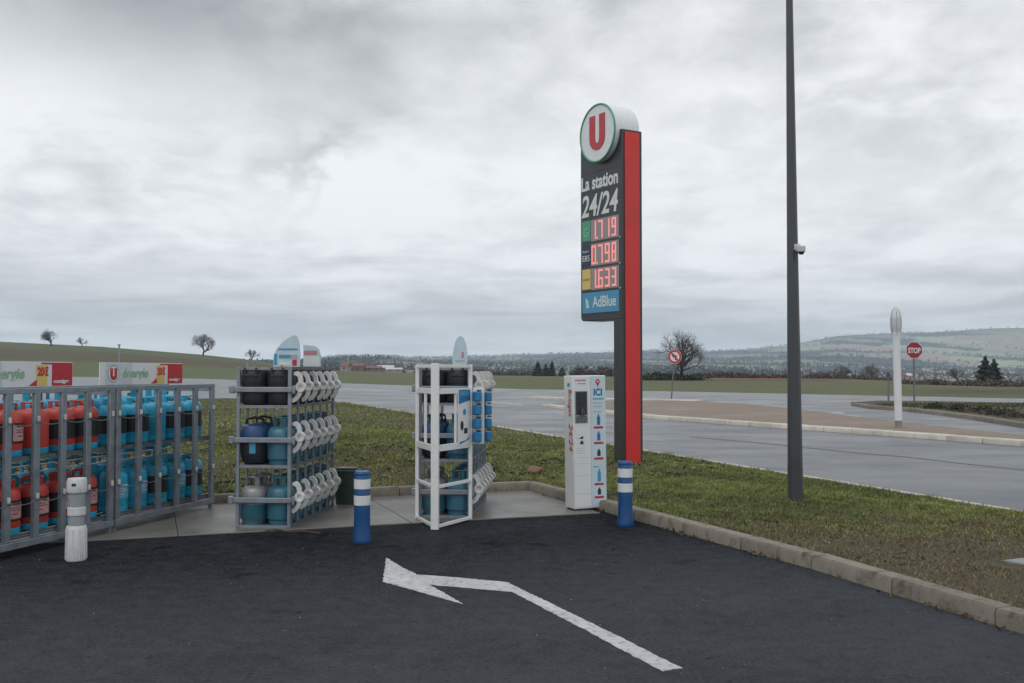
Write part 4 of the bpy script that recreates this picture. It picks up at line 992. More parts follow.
# ------------------------------------------------------------------ payment terminal
M_PRINTRS = mat('print_soft_red', (0.42, 0.07, 0.08), 0.45)
def terminal():
    P0 = gp(574.4, 511.9); fx = Vector((0.925, 0.38, 0)).normalized()
    t = thing('payment_terminal', P0, math.atan2(fx.y, fx.x), 'white and pale blue bottle vending terminal standing at the kerb corner', 'terminal', tilt=(0, R(-0.7)))
    W, D, HT = 0.44, 0.25, 1.63
    MB().box(0.0, W, 0.0, D, 0.03, HT).build('cabinet', M_WHITE, t, bevel=0.006)
    MB().box(0.02, W - 0.02, 0.02, D - 0.02, 0.0, 0.03).build('plinth', M_CHAR, t)
    Mf = frame((0, -0.001, 0), (1, 0, 0), (0, 0, 1)); Ms = frame((-0.001, D, 0), (0, -1, 0), (0, 0, 1))
    def P(nm, poly, m, d=0.002, par=None): return flat(nm, poly, m, par or t, Mf, d)
    zr = lambda y: HT - (y - 376) / 134.5 * HT
    xl = 0.235
    fr = P('front_door', rect(0.012, 0.05, xl - 0.006, HT - 0.012), M_PRINTW, 0.004)
    rp = P('printed_panel', rect(xl, 0.045, W - 0.008, HT - 0.01), M_PRINTBL, 0.004)
    # recess with screen and keypad
    y1, y0 = zr(391), zr(423)
    b = MB(); b.box(0.02, 0.19, -0.012, -0.0055, y0, y1); b.build('recess_frame', M_GBAND, t, bevel=0.003)
    b = MB(); b.box(0.032, 0.178, -0.016, -0.0125, y0 + 0.10, y1 - 0.012); sc_ = b.build('screen', M_PRINTK, t)
    b = MB(); b.box(0.07, 0.12, -0.022, -0.0165, y0 + 0.22, y1 - 0.03); b.build('card_reader', M_CHAR, t, bevel=0.004)
    b = MB(); b.lathe([(0.0, 0.0), (0.032, 0.0), (0.03, 0.03), (0.018, 0.07), (0.012, 0.075), (0.0, 0.076)], 12); k_ = b.build('keypad_cover', M_CHAR, t); k_.location = (0.11, -0.03, y0 + 0.10)
    b = MB(); b.box(0.032, 0.178, -0.02, -0.0125, y0 + 0.012, y0 + 0.088); b.build('tray', mat('tray_grey', (0.10, 0.13, 0.13), 0.3), t, bevel=0.004)
    P('red_caption', rect(0.03, zr(381.3), 0.17, zr(379.8)), mat('print_rose', (0.42, 0.20, 0.22), 0.4), 0.006)
    P('red_caption', rect(0.06, zr(384.3), 0.17, zr(383.2)), M_PRINTGR, 0.006)
    # white notice with a dark figure
    P('notice', rect(0.035, zr(445.5), 0.17, zr(431)), M_REFL, 0.0055)
    P('figure_body', [(0.08, zr(444)), (0.135, zr(444)), (0.122, zr(440.5)), (0.095, zr(440.5))], M_PRINTK, 0.0065)
    P('figure_head', circle(0.113, zr(437.6), 0.017, 12), M_PRINTK, 0.0065)
    P('figure_arm', rect(0.075, zr(438.6), 0.10, zr(437.4)), M_PRINTK, 0.0062)
    for y in (447.5, 450, 452.2): P('text_line', rect(0.035, zr(y + 0.8), 0.15, zr(y)), mat('print_faint', (0.44, 0.48, 0.52), 0.4), 0.0055)
    for y in (457, 463, 475, 493): P('seam', rect(0.014, zr(y + 0.5), xl - 0.008, zr(y)), mat('print_faint', (0.44, 0.48, 0.52), 0.4), 0.0048)
    # printed panel content
    xc = xl + (W - xl) / 2
    P('pin', circle(xc - 0.005, zr(382), 0.030, 18), M_PRINTR, 0.0055); P('pin_tail', [(xc - 0.028, zr(383.3)), (xc + 0.018, zr(383.3)), (xc - 0.005, zr(388))], M_PRINTR, 0.0057); P('pin_hole', circle(xc - 0.005, zr(382), 0.012, 12), M_REFL, 0.0065)
    text('lettering_here', 'ICI', 0.115, M_PRINTB, t, frame((xc - 0.062, -0.0068, zr(395.8)), (1, 0, 0), (0, 0, 1)), width=0.115, bold=0.004)
    P('text_line', rect(xc - 0.075, zr(400), xc + 0.075, zr(398.8)), M_PRINTSB, 0.0055)
    for y in (403, 406.5, 411.8): P('text_line', rect(xc - 0.07, zr(y + 0.9), xc + 0.045, zr(y)), M_PRINTGR, 0.0055)
    P('text_line', rect(xc - 0.08, zr(467.6), xc - 0.005, zr(466.6)), M_PRINTSB, 0.0055)
    for k, (yt, yb, m) in enumerate(((414.5, 425.5, M_PRINTB), (432, 441, M_PRINTB), (449.5, 456.5, M_PRINTK), (469, 482, M_PRINTSB), (488, 495, M_PRINTK))):
        w = 0.022
        zt_, zb_ = zr(yt), zr(yb); hh = zt_ - zb_
        P('bottle_picture', [(xc - w, zb_), (xc + w, zb_), (xc + w, zb_ + hh * 0.7), (xc + w * 0.4, zb_ + hh * 0.85), (xc + w * 0.4, zt_), (xc - w * 0.4, zt_), (xc - w * 0.4, zb_ + hh * 0.85), (xc - w, zb_ + hh * 0.7)], m, 0.0055)
        P('red_caption', rect(xc - 0.065, zr(yb + 3.6), xc + 0.06, zr(yb + 1.4)), M_PRINTR, 0.0055)
    # side face: blue mark and red vertical lettering
    flat('blue_mark', [(D - 0.155, zr(386.5)), (D - 0.09, zr(387)), (D - 0.08, zr(383.4)), (D - 0.14, zr(383.2))], M_PRINTSB, t, Ms)
    Mv = frame((-0.0045, D - 0.135, zr(389.5)), (0, 0, -1), (0, -1, 0))
    text('lettering_side', 'Butagaz', 0.12, M_PRINTRS, t, Mv, width=0.33, shear=0.15)
    Mv = frame((-0.0045, D - 0.135, zr(423.5)), (0, 0, -1), (0, -1, 0))
    text('lettering_hours', '24/24', 0.15, M_PRINTRS, t, Mv, width=0.33, shear=0.2)
    return t
terminal()

# ------------------------------------------------------------------ bollards
def blue_bollard(px, py, label, tilt=(0, 0)):
    t = thing('bollard', gp(px, py), random.uniform(0, 6), label, 'bollard', 'blue and white bollards', tilt=tilt)
    MB().lathe([(0, 0), (0.092, 0), (0.095, 0.012), (0.092, 0.04), (0.084, 0.11), (0.080, 0.17), (0.079, 0.30), (0.078, 0.69), (0.070, 0.702), (0, 0.704)], 28).build('post', M_BLUE, t)
    for z in (0.370, 0.530): MB().lathe([(0.078, z), (0.0815, z + 0.002), (0.0815, z + 0.093), (0.078, z + 0.095)], 28).build('reflective_band', M_REFL, t)
    MB().lathe([(0.079, 0.668), (0.084, 0.671), (0.084, 0.683), (0.079, 0.686)], 28).build('rim', M_BLUE, t)
    return t
blue_bollard(362, 542.5, 'blue bollard with white bands in front of the green bin', (0, 0))
blue_bollard(625.3, 525.8, 'blue bollard with white bands in front of the totem', (0, R(-0.5)))
def white_bollard():
    t = thing('bollard', gp(76, 560), 0.4, 'white plastic bollard with grey bands before the red bottle cage', 'bollard')
    t.scale = (0.88, 0.88, 1)
    mb = MB()
    mb.lathe([(0, 0), (0.095, 0), (0.10, 0.01), (0.096, 0.30), (0.09, 0.31), (0.082, 0.31)], 28)
    mb.lathe([(0.078, 0.30), (0.078, 0.66), (0, 0.66)], 28)
    mb.build('post', M_PLASTW, t)
    for k in range(10):
        a = k * math.pi / 5
        MB().tube([(0.099 * math.cos(a), 0.099 * math.sin(a), 0.012), (0.096 * math.cos(a), 0.096 * math.sin(a), 0.28)], 0.007, 6).build('rib', M_PLASTW, t)
    for z0, z1 in ((0.40, 0.475),): MB().lathe([(0.079, z0), (0.089, z0 + 0.004), (0.089, z1 - 0.004), (0.079, z1)], 28).build('collar', M_PLASTW, t)
    for z0, z1 in ((0.312, 0.398), (0.478, 0.60)): MB().lathe([(0.0785, z0), (0.0815, z0 + 0.002), (0.0815, z1 - 0.002), (0.0785, z1)], 28).build('grey_band', M_GBAND, t)
    MB().lathe([(0.08, 0.60), (0.094, 0.605), (0.098, 0.62), (0.096, 0.71), (0.088, 0.73), (0.0, 0.735)], 28).build('cap', M_PLASTW, t)
    MB().lathe([(0.0985, 0.665), (0.0985, 0.69)], 6, R(-120), R(-95)).build('slot', M_CHAR, t)
white_bollard()

# green bin
def bin_():
    t = thing('storage_bin', gp(347, 504.5), R(-6), 'small dark green bin standing behind the grey rack', 'bin')
    m = mat('bin_green', (0.022, 0.045, 0.032), 0.5, var=0.12, vs_=6, dirt=(0.05, 0.05, 0.04), dirt_amt=0.4, dirt_scale=6)
    def rr(w, d, r=0.04): return [(sx * (w / 2 - r) + r * math.cos(a), sy * (d / 2 - r) + r * math.sin(a)) for sx, sy, a0 in ((1, 1, 0), (-1, 1, 90), (-1, -1, 180), (1, -1, 270)) for a in [R(a0 + q) for q in (0, 30, 60, 90)]]
    a, b = rr(0.25, 0.22), rr(0.29, 0.26); n = len(a)
    MB().add([(x, y, 0.01) for x, y in a] + [(x, y, 0.41) for x, y in b], [tuple(range(n))[::-1], tuple(range(n, 2 * n))] + [(i, (i + 1) % n, n + (i + 1) % n, n + i) for i in range(n)]).build('tub', m, t)
    c = rr(0.31, 0.28)
    MB().prism(c, 0.41, 0.445).build('lid', m, t, bevel=0.01)
    MB().prism([(x * 0.8, y * 0.8) for x, y in c], 0.445, 0.47).build('lid_top', m, t, bevel=0.015)
bin_()

# ------------------------------------------------------------------ lamp post
def lamp_post():
    p = gp(795.5, 502, 0.09); p.z = 0.06
    t = thing('lamp_post', p, 0.2, 'tall dark grey tapered steel lamp post standing on the verge', 'lamp post', tilt=(0, R(-0.25)))
    m = mat('post_grey', (0.050, 0.056, 0.064), 0.42, 0.2, var=0.1, vs_=3)
    n = 10; ms = MB(); ms.lathe([(0.092, -0.1), (0.092, 0.4), (0.089, 0.6), (0.042, 6.2), (0.034, 8.0), (0, 8.01)], n); ms.build('mast', m, t, sharp=20)
    MB().lathe([(0.093, 0.0), (0.16, 0.0), (0.16, 0.03), (0.10, 0.035)], 16).build('base_plate', m, t)
    MB().lathe([(0.0905, 0.5), (0.0935, 0.502), (0.0905, 0.85)], 4, R(-110), R(-75)).build('access_door', m, t)
    z = 1.7 + (370 - 249) / F * p.y - p.z
    c = thing('security_camera', (p.x - 0.012, p.y - 0.03, p.z + z), 0.0, 'small grey camera box fixed to the lamp post', 'camera')
    mg = mat('camera_grey', (0.42, 0.43, 0.44), 0.45)
    MB().box(0.0, 0.075, -0.055, -0.03, -0.02, 0.055).build('bracket', mg, c, bevel=0.004)
    MB().box(0.02, 0.125, -0.10, 0.0, -0.045, 0.03).build('housing', mg, c, bevel=0.008)
    MB().lathe([(0.0, -0.075), (0.025, -0.072), (0.035, -0.055), (0.036, -0.0455)], 14, c=(0.085, -0.05, 0)).build('dome', M_CHAR, c)
    MB().tube([(0.0, -0.055, -0.02), (0.01, -0.06, -0.08), (0.0, -0.06, -0.13)], 0.01, 6).build('cable', M_CHAR, c)
lamp_post()

# ------------------------------------------------------------------ white pillar on the island
def pillar():
    p = gp(898.7, 427.6, 0.085)
    t = thing('light_column', p, 0, 'white column with a flame shaped lamp head on the traffic island', 'light column', tilt=(0, R(-0.9)))
    mw = mat('column_white', (0.60, 0.62, 0.64), 0.4, var=0.05, vs_=2)
    MB().lathe([(0, 0), (0.125, 0), (0.125, 0.02), (0.095, 0.03), (0.095, 0.2), (0.104, 0.205)], 20).build('base', mat('column_grey', (0.22, 0.23, 0.24), 0.5, 0.4), t)
    MB().lathe([(0.104, 0.2), (0.104, 2.30), (0.112, 2.55), (0.135, 2.68), (0.0, 2.69)], 24).build('shaft', mw, t)
    mg = mat('column_glass', (0.44, 0.47, 0.50), 0.2, var=0.05)
    MB().lathe([(0.115, 2.60), (0.142, 2.78), (0.150, 2.95), (0.142, 3.10), (0.0, 3.12)], 24).build('lamp_globe', mg, t)
    MB().lathe([(0.145, 3.08), (0.138, 3.15), (0.11, 3.25), (0.065, 3.33), (0.02, 3.39), (0, 3.395)], 24).build('cap', mat('column_cap', (0.52, 0.54, 0.56), 0.35), t)
    for k in range(6):
        a = k * math.pi / 3 + 0.3
        MB().tube([(r * math.cos(a), r * math.sin(a), z) for r, z in ((0.12, 2.6), (0.150, 2.78), (0.158, 2.95), (0.150, 3.10), (0.115, 3.25), (0.04, 3.37))], 0.010, 6).build('rib', mat('column_rib', (0.34, 0.36, 0.38), 0.4), t)
pillar()

# ------------------------------------------------------------------ road signs
M_SIGNB = mat('sign_back', (0.2, 0.21, 0.22), 0.5, 0.5)
M_POSTG = mat('sign_post', (0.14, 0.17, 0.17), 0.5, 0.4, var=0.15)
def stop_sign():
    p = gp(914.6, 404.2, 0.1); d = p.y
    t = thing('stop_sign', p, 0.05, 'red octagonal stop sign on a thin post in the planted island', 'road sign')
    zc = H + (HOR - 350.2) / F * d - p.z; ra = 8.3 / F * d
    MB().tube([(0, 0.03, -0.2), (0, 0.03, zc + 0.3)], 0.045, 10).build('post', M_POSTG, t)
    oc = lambda r: [(r / math.cos(math.pi / 8) * math.cos(math.pi / 8 + k * math.pi / 4), r / math.cos(math.pi / 8) * math.sin(math.pi / 8 + k * math.pi / 4)) for k in range(8)]
    Mf = frame((0, -0.02, zc), (1, 0, 0), (0, 0, 1))
    pl = flat('plate', oc(ra), M_PRINTW, t, Mf, 0.006)
    f2 = flat('red_face', oc(ra * 0.94), mat('stop_red', (0.26, 0.014, 0.02), 0.45, var=0.08), t, frame((0, -0.0265, zc), (1, 0, 0), (0, 0, 1)), 0.002)
    text('lettering', 'STOP', 0.34, M_REFL, t, frame((0, -0.031, zc - 0.13), (1, 0, 0), (0, 0, 1)), width=0.60, bold=0.012, align='CENTER')
stop_sign()
def turn_sign():
    p = gp(671.5, 399.0, 0.12); d = p.y
    t = thing('no_left_turn_sign', p, 0.1, 'round red and white no-left-turn sign on the island kerb', 'road sign', tilt=(0, R(4.5)))
    zc = H + (HOR - 356.6) / F * d - p.z; ra = 7.1 / F * d
    MB().tube([(0, 0.03, -0.1), (0, 0.03, zc + 0.2)], 0.04, 10).build('post', M_GALVD, t)
    def fr(y): return frame((0, y, zc), (1, 0, 0), (0, 0, 1))
    flat('plate', circle(0, 0, ra, 32), M_PRINTW, t, fr(-0.02), 0.006)
    flat('red_ring', circle(0, 0, ra * 0.96, 32), M_PRINTR, t, fr(-0.0265), 0.002)
    flat('white_face', circle(0, 0, ra * 0.68, 32), M_REFL, t, fr(-0.029), 0.002)
    a = ra * 0.62
    flat('black_arrow', [(0.10 * a, -0.75 * a), (0.42 * a, -0.75 * a), (0.42 * a, 0.35 * a), (-0.15 * a, 0.35 * a), (-0.15 * a, 0.68 * a), (-0.72 * a, 0.18 * a), (-0.15 * a, -0.30 * a), (-0.15 * a, 0.02 * a), (0.10 * a, 0.02 * a)], M_PRINTK, t, fr(-0.0315), 0.002)
    c = 0.11 * ra; L = ra * 0.7; q = math.sqrt(0.5)
    flat('red_slash', [(-L * q - c * q, L * q - c * q), (-L * q + c * q, L * q + c * q), (L * q + c * q, -L * q + c * q), (L * q - c * q, -L * q - c * q)], M_PRINTR, t, fr(-0.034), 0.002)
turn_sign()
def thin_post(px, py, hgt, label, name='marker_post', r=0.05, m=None, z=0.0, loc=None, head=True):
    p = loc or gp(px, py, z)
    t = thing(name, p, 0, label, 'post')
    MB().tube([(0, 0, -0.2), (0, 0, hgt)], [r, r * 0.8], 8).build('shaft', m or M_POSTG, t)
    if head: MB().lathe([(r * 0.85, hgt - 0.25), (r * 1.5, hgt - 0.2), (r * 1.5, hgt), (0, hgt + 0.02)], 10).build('cap', M_GALVD, t)
thin_post(888.5, 402.5, 1.5, 'thin grey marker post standing left of the white light column', z=0.1)
d0 = 250.0; xx = (119 - CX) / F * d0
thin_post(0, 0, H + (HOR - 344) / F * d0, 'grey pole rising behind the banner of the blue bottle cage', 'far_pole', 0.26, M_GALV, loc=Vector((xx, d0, float(terrain_z(xx, d0)))))

# cover plate in the verge
t = thing('utility_cover', gp(1018, 563, 0.10), TH + 0.1, 'grey utility cover plate set in the verge at the picture edge', 'cover plate')
MB().box(0.0, 0.42, -0.11, 0.13, -0.02, 0.004).build('lid', mat('cover_grey', (0.15, 0.17, 0.185), 0.45, 0.2, var=0.15, vs_=5), t, bevel=0.006)
MB().box(-0.03, -0.001, -0.12, 0.14, -0.03, 0.0).build('rim', M_KERB, t)
# stone in the grass
t = thing('rock', gp(535.5, 475, 0.1), 0.4, 'brown rock lying in the grass near the kerb corner', 'rock')
bmm = bmesh.new(); bmesh.ops.create_icosphere(bmm, subdivisions=3, radius=0.11)
for v in bmm.verts:
    n_ = math.sin(v.co.x * 31) * math.sin(v.co.y * 27 + 1) * math.sin(v.co.z * 33 + 2)
    v.co *= 1 + 0.22 * n_; v.co.x *= 1.25; v.co.z *= 0.72
me = bpy.data.meshes.new('rock'); bmm.to_mesh(me); bmm.free(); me.materials.append(mat('rock_brown', (0.17, 0.105, 0.065), 0.9, var=0.3, vs_=14, bump=0.5, bs=40))
me.polygons.foreach_set('use_smooth', [True] * len(me.polygons)); link('stone', me, t, loc=(0, 0, 0.06))
# ------------------------------------------------------------------ vegetation beyond the road
M_BARK = mat('bark', (0.035, 0.030, 0.026), 0.95, var=0.3, vs_=1.5)
M_TWIG = mat('twig', (0.075, 0.065, 0.058), 0.95, var=0.3, vs_=1.0)
def far_pos(px, Y, dz=0.0):
    X = (px - CX) / F * Y
    return Vector((X, Y, float(terrain_z(X, Y)) + dz))
def bare_tree(loc, hgt, spread, seed, label, depth=6, bush=0.0):
    rd = random.Random(seed)
    t = thing('bare_tree', loc, rd.uniform(0, 6), label, 'tree', 'bare winter trees')
    tr, tw = MB(), MB(); rmin = loc.y * 0.000045
    def grow(p, d, L, r, k):
        q = p; pts = [p]; rs = [r]
        for s in range(3):
            d = (d + Vector((rd.uniform(-1, 1), rd.uniform(-1, 1), rd.uniform(-.5, .8))) * 0.16).normalized()
            q = q + d * (L / 3); pts.append(q); rs.append(max(rmin, r * (1 - 0.13 * (s + 1))))
        (tr if k < 3 else tw).tube(pts, rs, 6 if k < 2 else (4 if k < 4 else 3), caps=False)
        if k >= depth: return
        n = 5 if k == 0 else (4 if k == 1 else rd.choice((2, 3, 3)))
        for i in range(n):
            a = rd.uniform(0, 6.28); sp = (rd.uniform(0.6, 1.3) if k == 0 else rd.uniform(0.35, 0.9)) * spread
            x = d.orthogonal().normalized(); y = d.cross(x)
            nd = (d + (x * math.cos(a) + y * math.sin(a)) * sp + Vector((0, 0, 0.10))).normalized()
            grow(pts[-1] if i % 2 == 0 else pts[2], nd, L * (rd.uniform(0.85, 1.05) if k < 2 else rd.uniform(0.62, 0.84)), r * 0.58, k + 1)
    grow(Vector((0, 0, -0.2)), Vector((0, 0, 1)), hgt * 0.20, hgt * 0.04, 0)
    tr.build('trunk', M_BARK, t); tw.build('crown', M_TWIG, t)
    return t
bare_tree(far_pos(681, 165), 10.0, 1.15, 5, 'large bare tree behind the no-left-turn sign', 7)
bare_tree(far_pos(203, 455), 12.0, 1.1, 9, 'rounded bare tree on the hill line right of the blue cage banner', 7)
bare_tree(far_pos(51, 440), 9.5, 1.3, 14, 'spreading bare tree on the hill above the red cage banner', 6)
bare_tree(far_pos(82, 470), 5.5, 1.1, 21, 'smaller bare tree on the hill crest left of the far pole', 5)
bare_tree(far_pos(252, 520), 7.5, 1.0, 33, 'small bare tree left of the leaf sign', 6)
bare_tree(far_pos(327, 420), 4.4, 1.0, 37, 'dark small bare tree right of the leaf sign', 6)
bare_tree(far_pos(872, 330), 6.5, 1.0, 41, 'faint bare tree between lamp post and white column', 6)
bare_tree(far_pos(842, 300), 5.0, 1.1, 43, 'low bare tree right of the lamp post', 6)
bare_tree(far_pos(957, 260), 5.0, 1.0, 47, 'faint bare tree between stop sign and the dark conifer', 6)

def leaf_cloud(n, fn, size, seed, squash=1.0):
    """n small quads placed by fn(rng) -> (x, y, z), random attitude"""
    r_ = np.random.default_rng(seed)
    P = fn(r_, n)
    A = r_.standard_normal((n, 3)); A /= np.linalg.norm(A, axis=1)[:, None]
    B = np.cross(A, r_.standard_normal((n, 3))); B /= np.linalg.norm(B, axis=1)[:, None]
    s = size * r_.uniform(0.5, 1.3, n)[:, None]
    V = np.stack([P - A * s - B * s * .4, P + A * s - B * s * .4, P + A * s + B * s * .4, P - A * s + B * s * .4], 1).reshape(-1, 3)
    F_ = np.arange(4 * n).reshape(n, 4)
    return V, F_
M_CONIF = mat('conifer_needles', (0.016, 0.026, 0.018), 0.9, var=0.35, vs_=1.2, objvar=0.2)
def conifer(loc, hgt, wid, seed, label):
    t = thing('conifer_tree', loc, 0, label, 'tree', 'dark conifers')
    def fn(r_, n):
        z = hgt * (0.06 + 0.94 * (1 - np.sqrt(r_.uniform(0, 1, n))) ** 1.0)
        lay = 0.75 + 0.25 * np.sin(z / hgt * 40)
        rad = wid / 2 * (1 - z / hgt) ** 0.8 * lay * np.sqrt(r_.uniform(0.15, 1, n)) * (0.8 + 0.4 * r_.uniform(size=n))
        a = r_.uniform(0, 6.28, n); 
        return np.column_stack([rad * np.cos(a), rad * np.sin(a), z - rad * 0.2])
    V, F_ = leaf_cloud(2600, fn, hgt * 0.035, seed)
    link('crown', np_mesh('crown', V, F_, M_CONIF, False), t)
    MB().tube([(0, 0, -0.3), (0, 0, hgt * 0.9)], [hgt * 0.03, hgt * 0.005], 6).build('trunk', M_BARK, t)
def hpx(px_h, Y): return px_h / F * Y
conifer(far_pos(538, 345), hpx(15, 345), hpx(19, 345), 1, 'dark conifer at the left end of the dark clump above the terminal')
conifer(far_pos(546, 350), hpx(13, 350), hpx(14, 350), 2, 'second dark conifer of the clump above the terminal')
conifer(far_pos(552, 345), hpx(15.5, 345), hpx(12, 345), 3, 'slim tallest dark conifer of the clump above the terminal')
conifer(far_pos(562, 348), hpx(10, 348), hpx(15, 348), 4, 'short dark conifer at the right end of the clump above the terminal')
conifer(far_pos(985, 180), hpx(30, 180), hpx(30, 180), 5, 'taller dark conifer at the right beyond the stop sign')
conifer(far_pos(994, 185), hpx(27, 185), hpx(27, 185), 6, 'shorter dark conifer beside the taller one at the right')

M_HEDGE = mat('hedge_twigs', (0.08, 0.066, 0.056), 0.95, var=0.45, vs_=0.25)
M_HEDGE2 = mat('hedge_russet', (0.075, 0.045, 0.032), 0.95, var=0.4, vs_=0.3)
M_HEDGE3 = mat('hedge_green', (0.03, 0.038, 0.022), 0.95, var=0.4, vs_=0.3)
def hedge(name, px0, px1, Y, h0, h1, n, seed, m, label, depth=4.0, size=0.35):
    """row of bushes: clumps of small faces along a line"""
    r0 = np.random.default_rng(seed)
    nb = max(3, int(abs(px1 - px0) / 4))
    cp = np.sort(r0.uniform(px0, px1, nb)); ch_ = r0.uniform(h0, h1, nb); cw = r0.uniform(0.6, 1.5, nb)
    base = far_pos((px0 + px1) / 2, Y)
    def fn(r_, n):
        k = r_.integers(0, nb, n)
        a = r_.normal(0, 0.42, (n, 3))
        X = (cp[k] - CX) / F * Y + a[:, 0] * ch_[k] * cw[k]
        Yv = Y + a[:, 1] * depth
        hz = np.abs(r_.beta(1.6, 2.2, n)) * ch_[k] * (1 - 0.35 * np.minimum(1, np.abs(a[:, 0]) * 1.3))
        Z = terrain_z(X, Yv) + hz - 0.1
        return np.column_stack([X - base.x, Yv - base.y, Z - base.z])
    V, F_ = leaf_cloud(n, fn, size, seed + 1)
    o = link(name, np_mesh(name, V, F_, m, False)); o.location = base
    return tag(o, label, 'hedge', kind='stuff')
hedge('hedgerow', 568, 612, 330, 2.5, 4.2, 3500, 51, M_HEDGE, 'bare brown hedgerow between the dark conifers and the totem')
hedge('hedgerow', 420, 536, 430, 1.5, 3.2, 3500, 53, M_HEDGE, 'low dark hedgerow along the far field edge left of the conifers')
hedge('hedgerow', 645, 700, 172, 0.9, 2.0, 3000, 55, M_HEDGE3, 'dark green scrub at the foot of the large bare tree', size=0.22)
hedge('hedgerow', 692, 790, 235, 0.6, 1.9, 3500, 57, M_HEDGE2, 'russet scrub along the field edge left of the lamp post', size=0.25)
hedge('hedgerow', 805, 890, 240, 0.7, 2.0, 3500, 59, M_HEDGE, 'grey brown bare thicket between the lamp post and white column', size=0.25)
hedge('hedgerow', 905, 1040, 150, 0.6, 1.5, 5000, 61, M_HEDGE, 'dark bare hedgerow below the conifers at the right', size=0.2)
hedge('hedgerow', 290, 420, 640, 1.5, 3.5, 3000, 63, M_HEDGE, 'dark hedge line around the distant farm houses', size=0.5)

# woods and hedges between the fields of the far hills
r_ = np.random.default_rng(501)
N_ = 60000
Yw = r_.uniform(1300, 4950, N_); Xw = r_.uniform(-0.62, 0.62, N_) * Yw
dx = (Xw[:, None] - seeds[None, :, 0]) + 0.3 * (Yw[:, None] - seeds[None, :, 1]) + 25 * np.sin(Yw / 37)[:, None]
dy = (Yw[:, None] - seeds[None, :, 1]) * 0.42
d2 = np.sqrt(dx * dx + dy * dy); o2 = np.argsort(d2, axis=1)[:, :2]
e1 = np.take_along_axis(d2, o2, 1); dark = pal[scol[o2[:, 0]]].sum(1) < 0.12
keep = (dark & (r_.uniform(size=N_) < 0.22)) | ((e1[:, 1] - e1[:, 0] < 7) & (r_.uniform(size=N_) < 0.5)) | (r_.uniform(size=N_) < 0.006)
Xw, Yw = Xw[keep], Yw[keep]
Zw = np.interp(0, [0], [0]) + terrain_z(Xw, Yw)
relw = (np.sin(Xw / 210 + ph[0]) * np.sin(Yw / 330 + ph[1]) + 0.6 * np.sin(Xw / 95 + Yw / 160 + ph[2]) + 0.5 * np.sin(Xw / 420 - Yw / 240 + ph[3]))
Zw = Zw + relw * 4.0 * sstep(1200, 2600, Yw) * (1 - sstep(4700, 5000, Yw) * 0.5)
k_ = 4; n_ = len(Xw)
P = np.repeat(np.column_stack([Xw, Yw, Zw]), k_, 0) + np.column_stack([r_.normal(0, 3.0, n_ * k_), r_.normal(0, 5, n_ * k_), r_.uniform(0.5, 8.5, n_ * k_)])
V, F_ = leaf_cloud(n_ * k_, lambda r, n: P, 2.6, 502)
tag(link('far_woods', np_mesh('far_woods', V, F_, mat('far_wood', (0.022, 0.028, 0.022), 0.95, var=0.3, vs_=0.01), False)), 'dark woods and hedges between the fields of the far hills', 'woods', kind='stuff')

# ------------------------------------------------------------------ far houses
def house(px0, px1, Y, wall_h, roof_h, wm, rm, label, chimney=False, dep=8.0):
    x0, x1 = (px0 - CX) / F * Y, (px1 - CX) / F * Y
    L = x1 - x0; base = far_pos((px0 + px1) / 2, Y)
    t = thing('farm_house', base, R(random.uniform(-8, 8)), label, 'house', 'distant farm buildings')
    MB().box(-L / 2, L / 2, 0, dep, -0.5, wall_h).build('wall', wm, t)
    e = 0.4
    mb = MB(); mb.add([(-L / 2 - e, -e, wall_h - .1), (L / 2 + e, -e, wall_h - .1), (L / 2 + e, dep + e, wall_h - .1), (-L / 2 - e, dep + e, wall_h - .1), (-L / 2 - e, dep / 2, wall_h + roof_h), (L / 2 + e, dep / 2, wall_h + roof_h)],
                  [(0, 1, 5, 4), (2, 3, 4, 5), (0, 4, 3), (1, 2, 5), (3, 2, 1, 0)])
    rf = mb.build('roof', rm, t)
    if chimney: MB().box(L * 0.25, L * 0.25 + 0.7, dep / 2 - 0.35, dep / 2 + 0.35, wall_h + roof_h * 0.6, wall_h + roof_h + 0.9).build('chimney', wm, rf)
    nw = max(1, int(L / 4))
    for k in range(nw):
        x = -L / 2 + (k + 0.5) * L / nw
        MB().box(x - 0.5, x + 0.5, -0.06, -0.01, 0.9, min(2.2, wall_h - 0.4)).build('window', M_PRINTK, t)
M_TILE = mat('roof_tile', (0.16, 0.075, 0.055), 0.85, var=0.2, vs_=0.8)
M_SLATE = mat('roof_grey', (0.42, 0.43, 0.44), 0.6, var=0.08, vs_=0.5)
M_STUC = mat('wall_russet', (0.17, 0.115, 0.095), 0.9, var=0.15, vs_=0.6)
M_STUC2 = mat('wall_pale', (0.30, 0.25, 0.22), 0.9, var=0.1, vs_=0.6)
house(340, 348, 575, 3.0, 2.2, M_STUC2, M_TILE, 'small red roofed farm house right of the grey rack', True)
house(352.5, 363, 585, 3.4, 1.8, M_STUC, M_TILE, 'tallest brick red farm building', True)
house(365, 380, 590, 2.4, 1.2, M_STUC, M_TILE, 'long low russet farm shed')
house(377, 393, 610, 3.0, 1.4, M_STUC, M_SLATE, 'shed with a pale grey roof behind the russet shed')
house(386, 402, 570, 1.9, 0.9, M_STUC2, M_SLATE, 'low pale shed nearest the white guarded rack')
house(902, 906, 620, 3.0, 1.6, M_STUC2, M_TILE, 'tiny pale house seen left of the stop sign post', dep=5)
house(907.5, 912, 640, 3.2, 1.6, M_STUC2, M_SLATE, 'tiny grey roofed house against the stop sign post', dep=5)

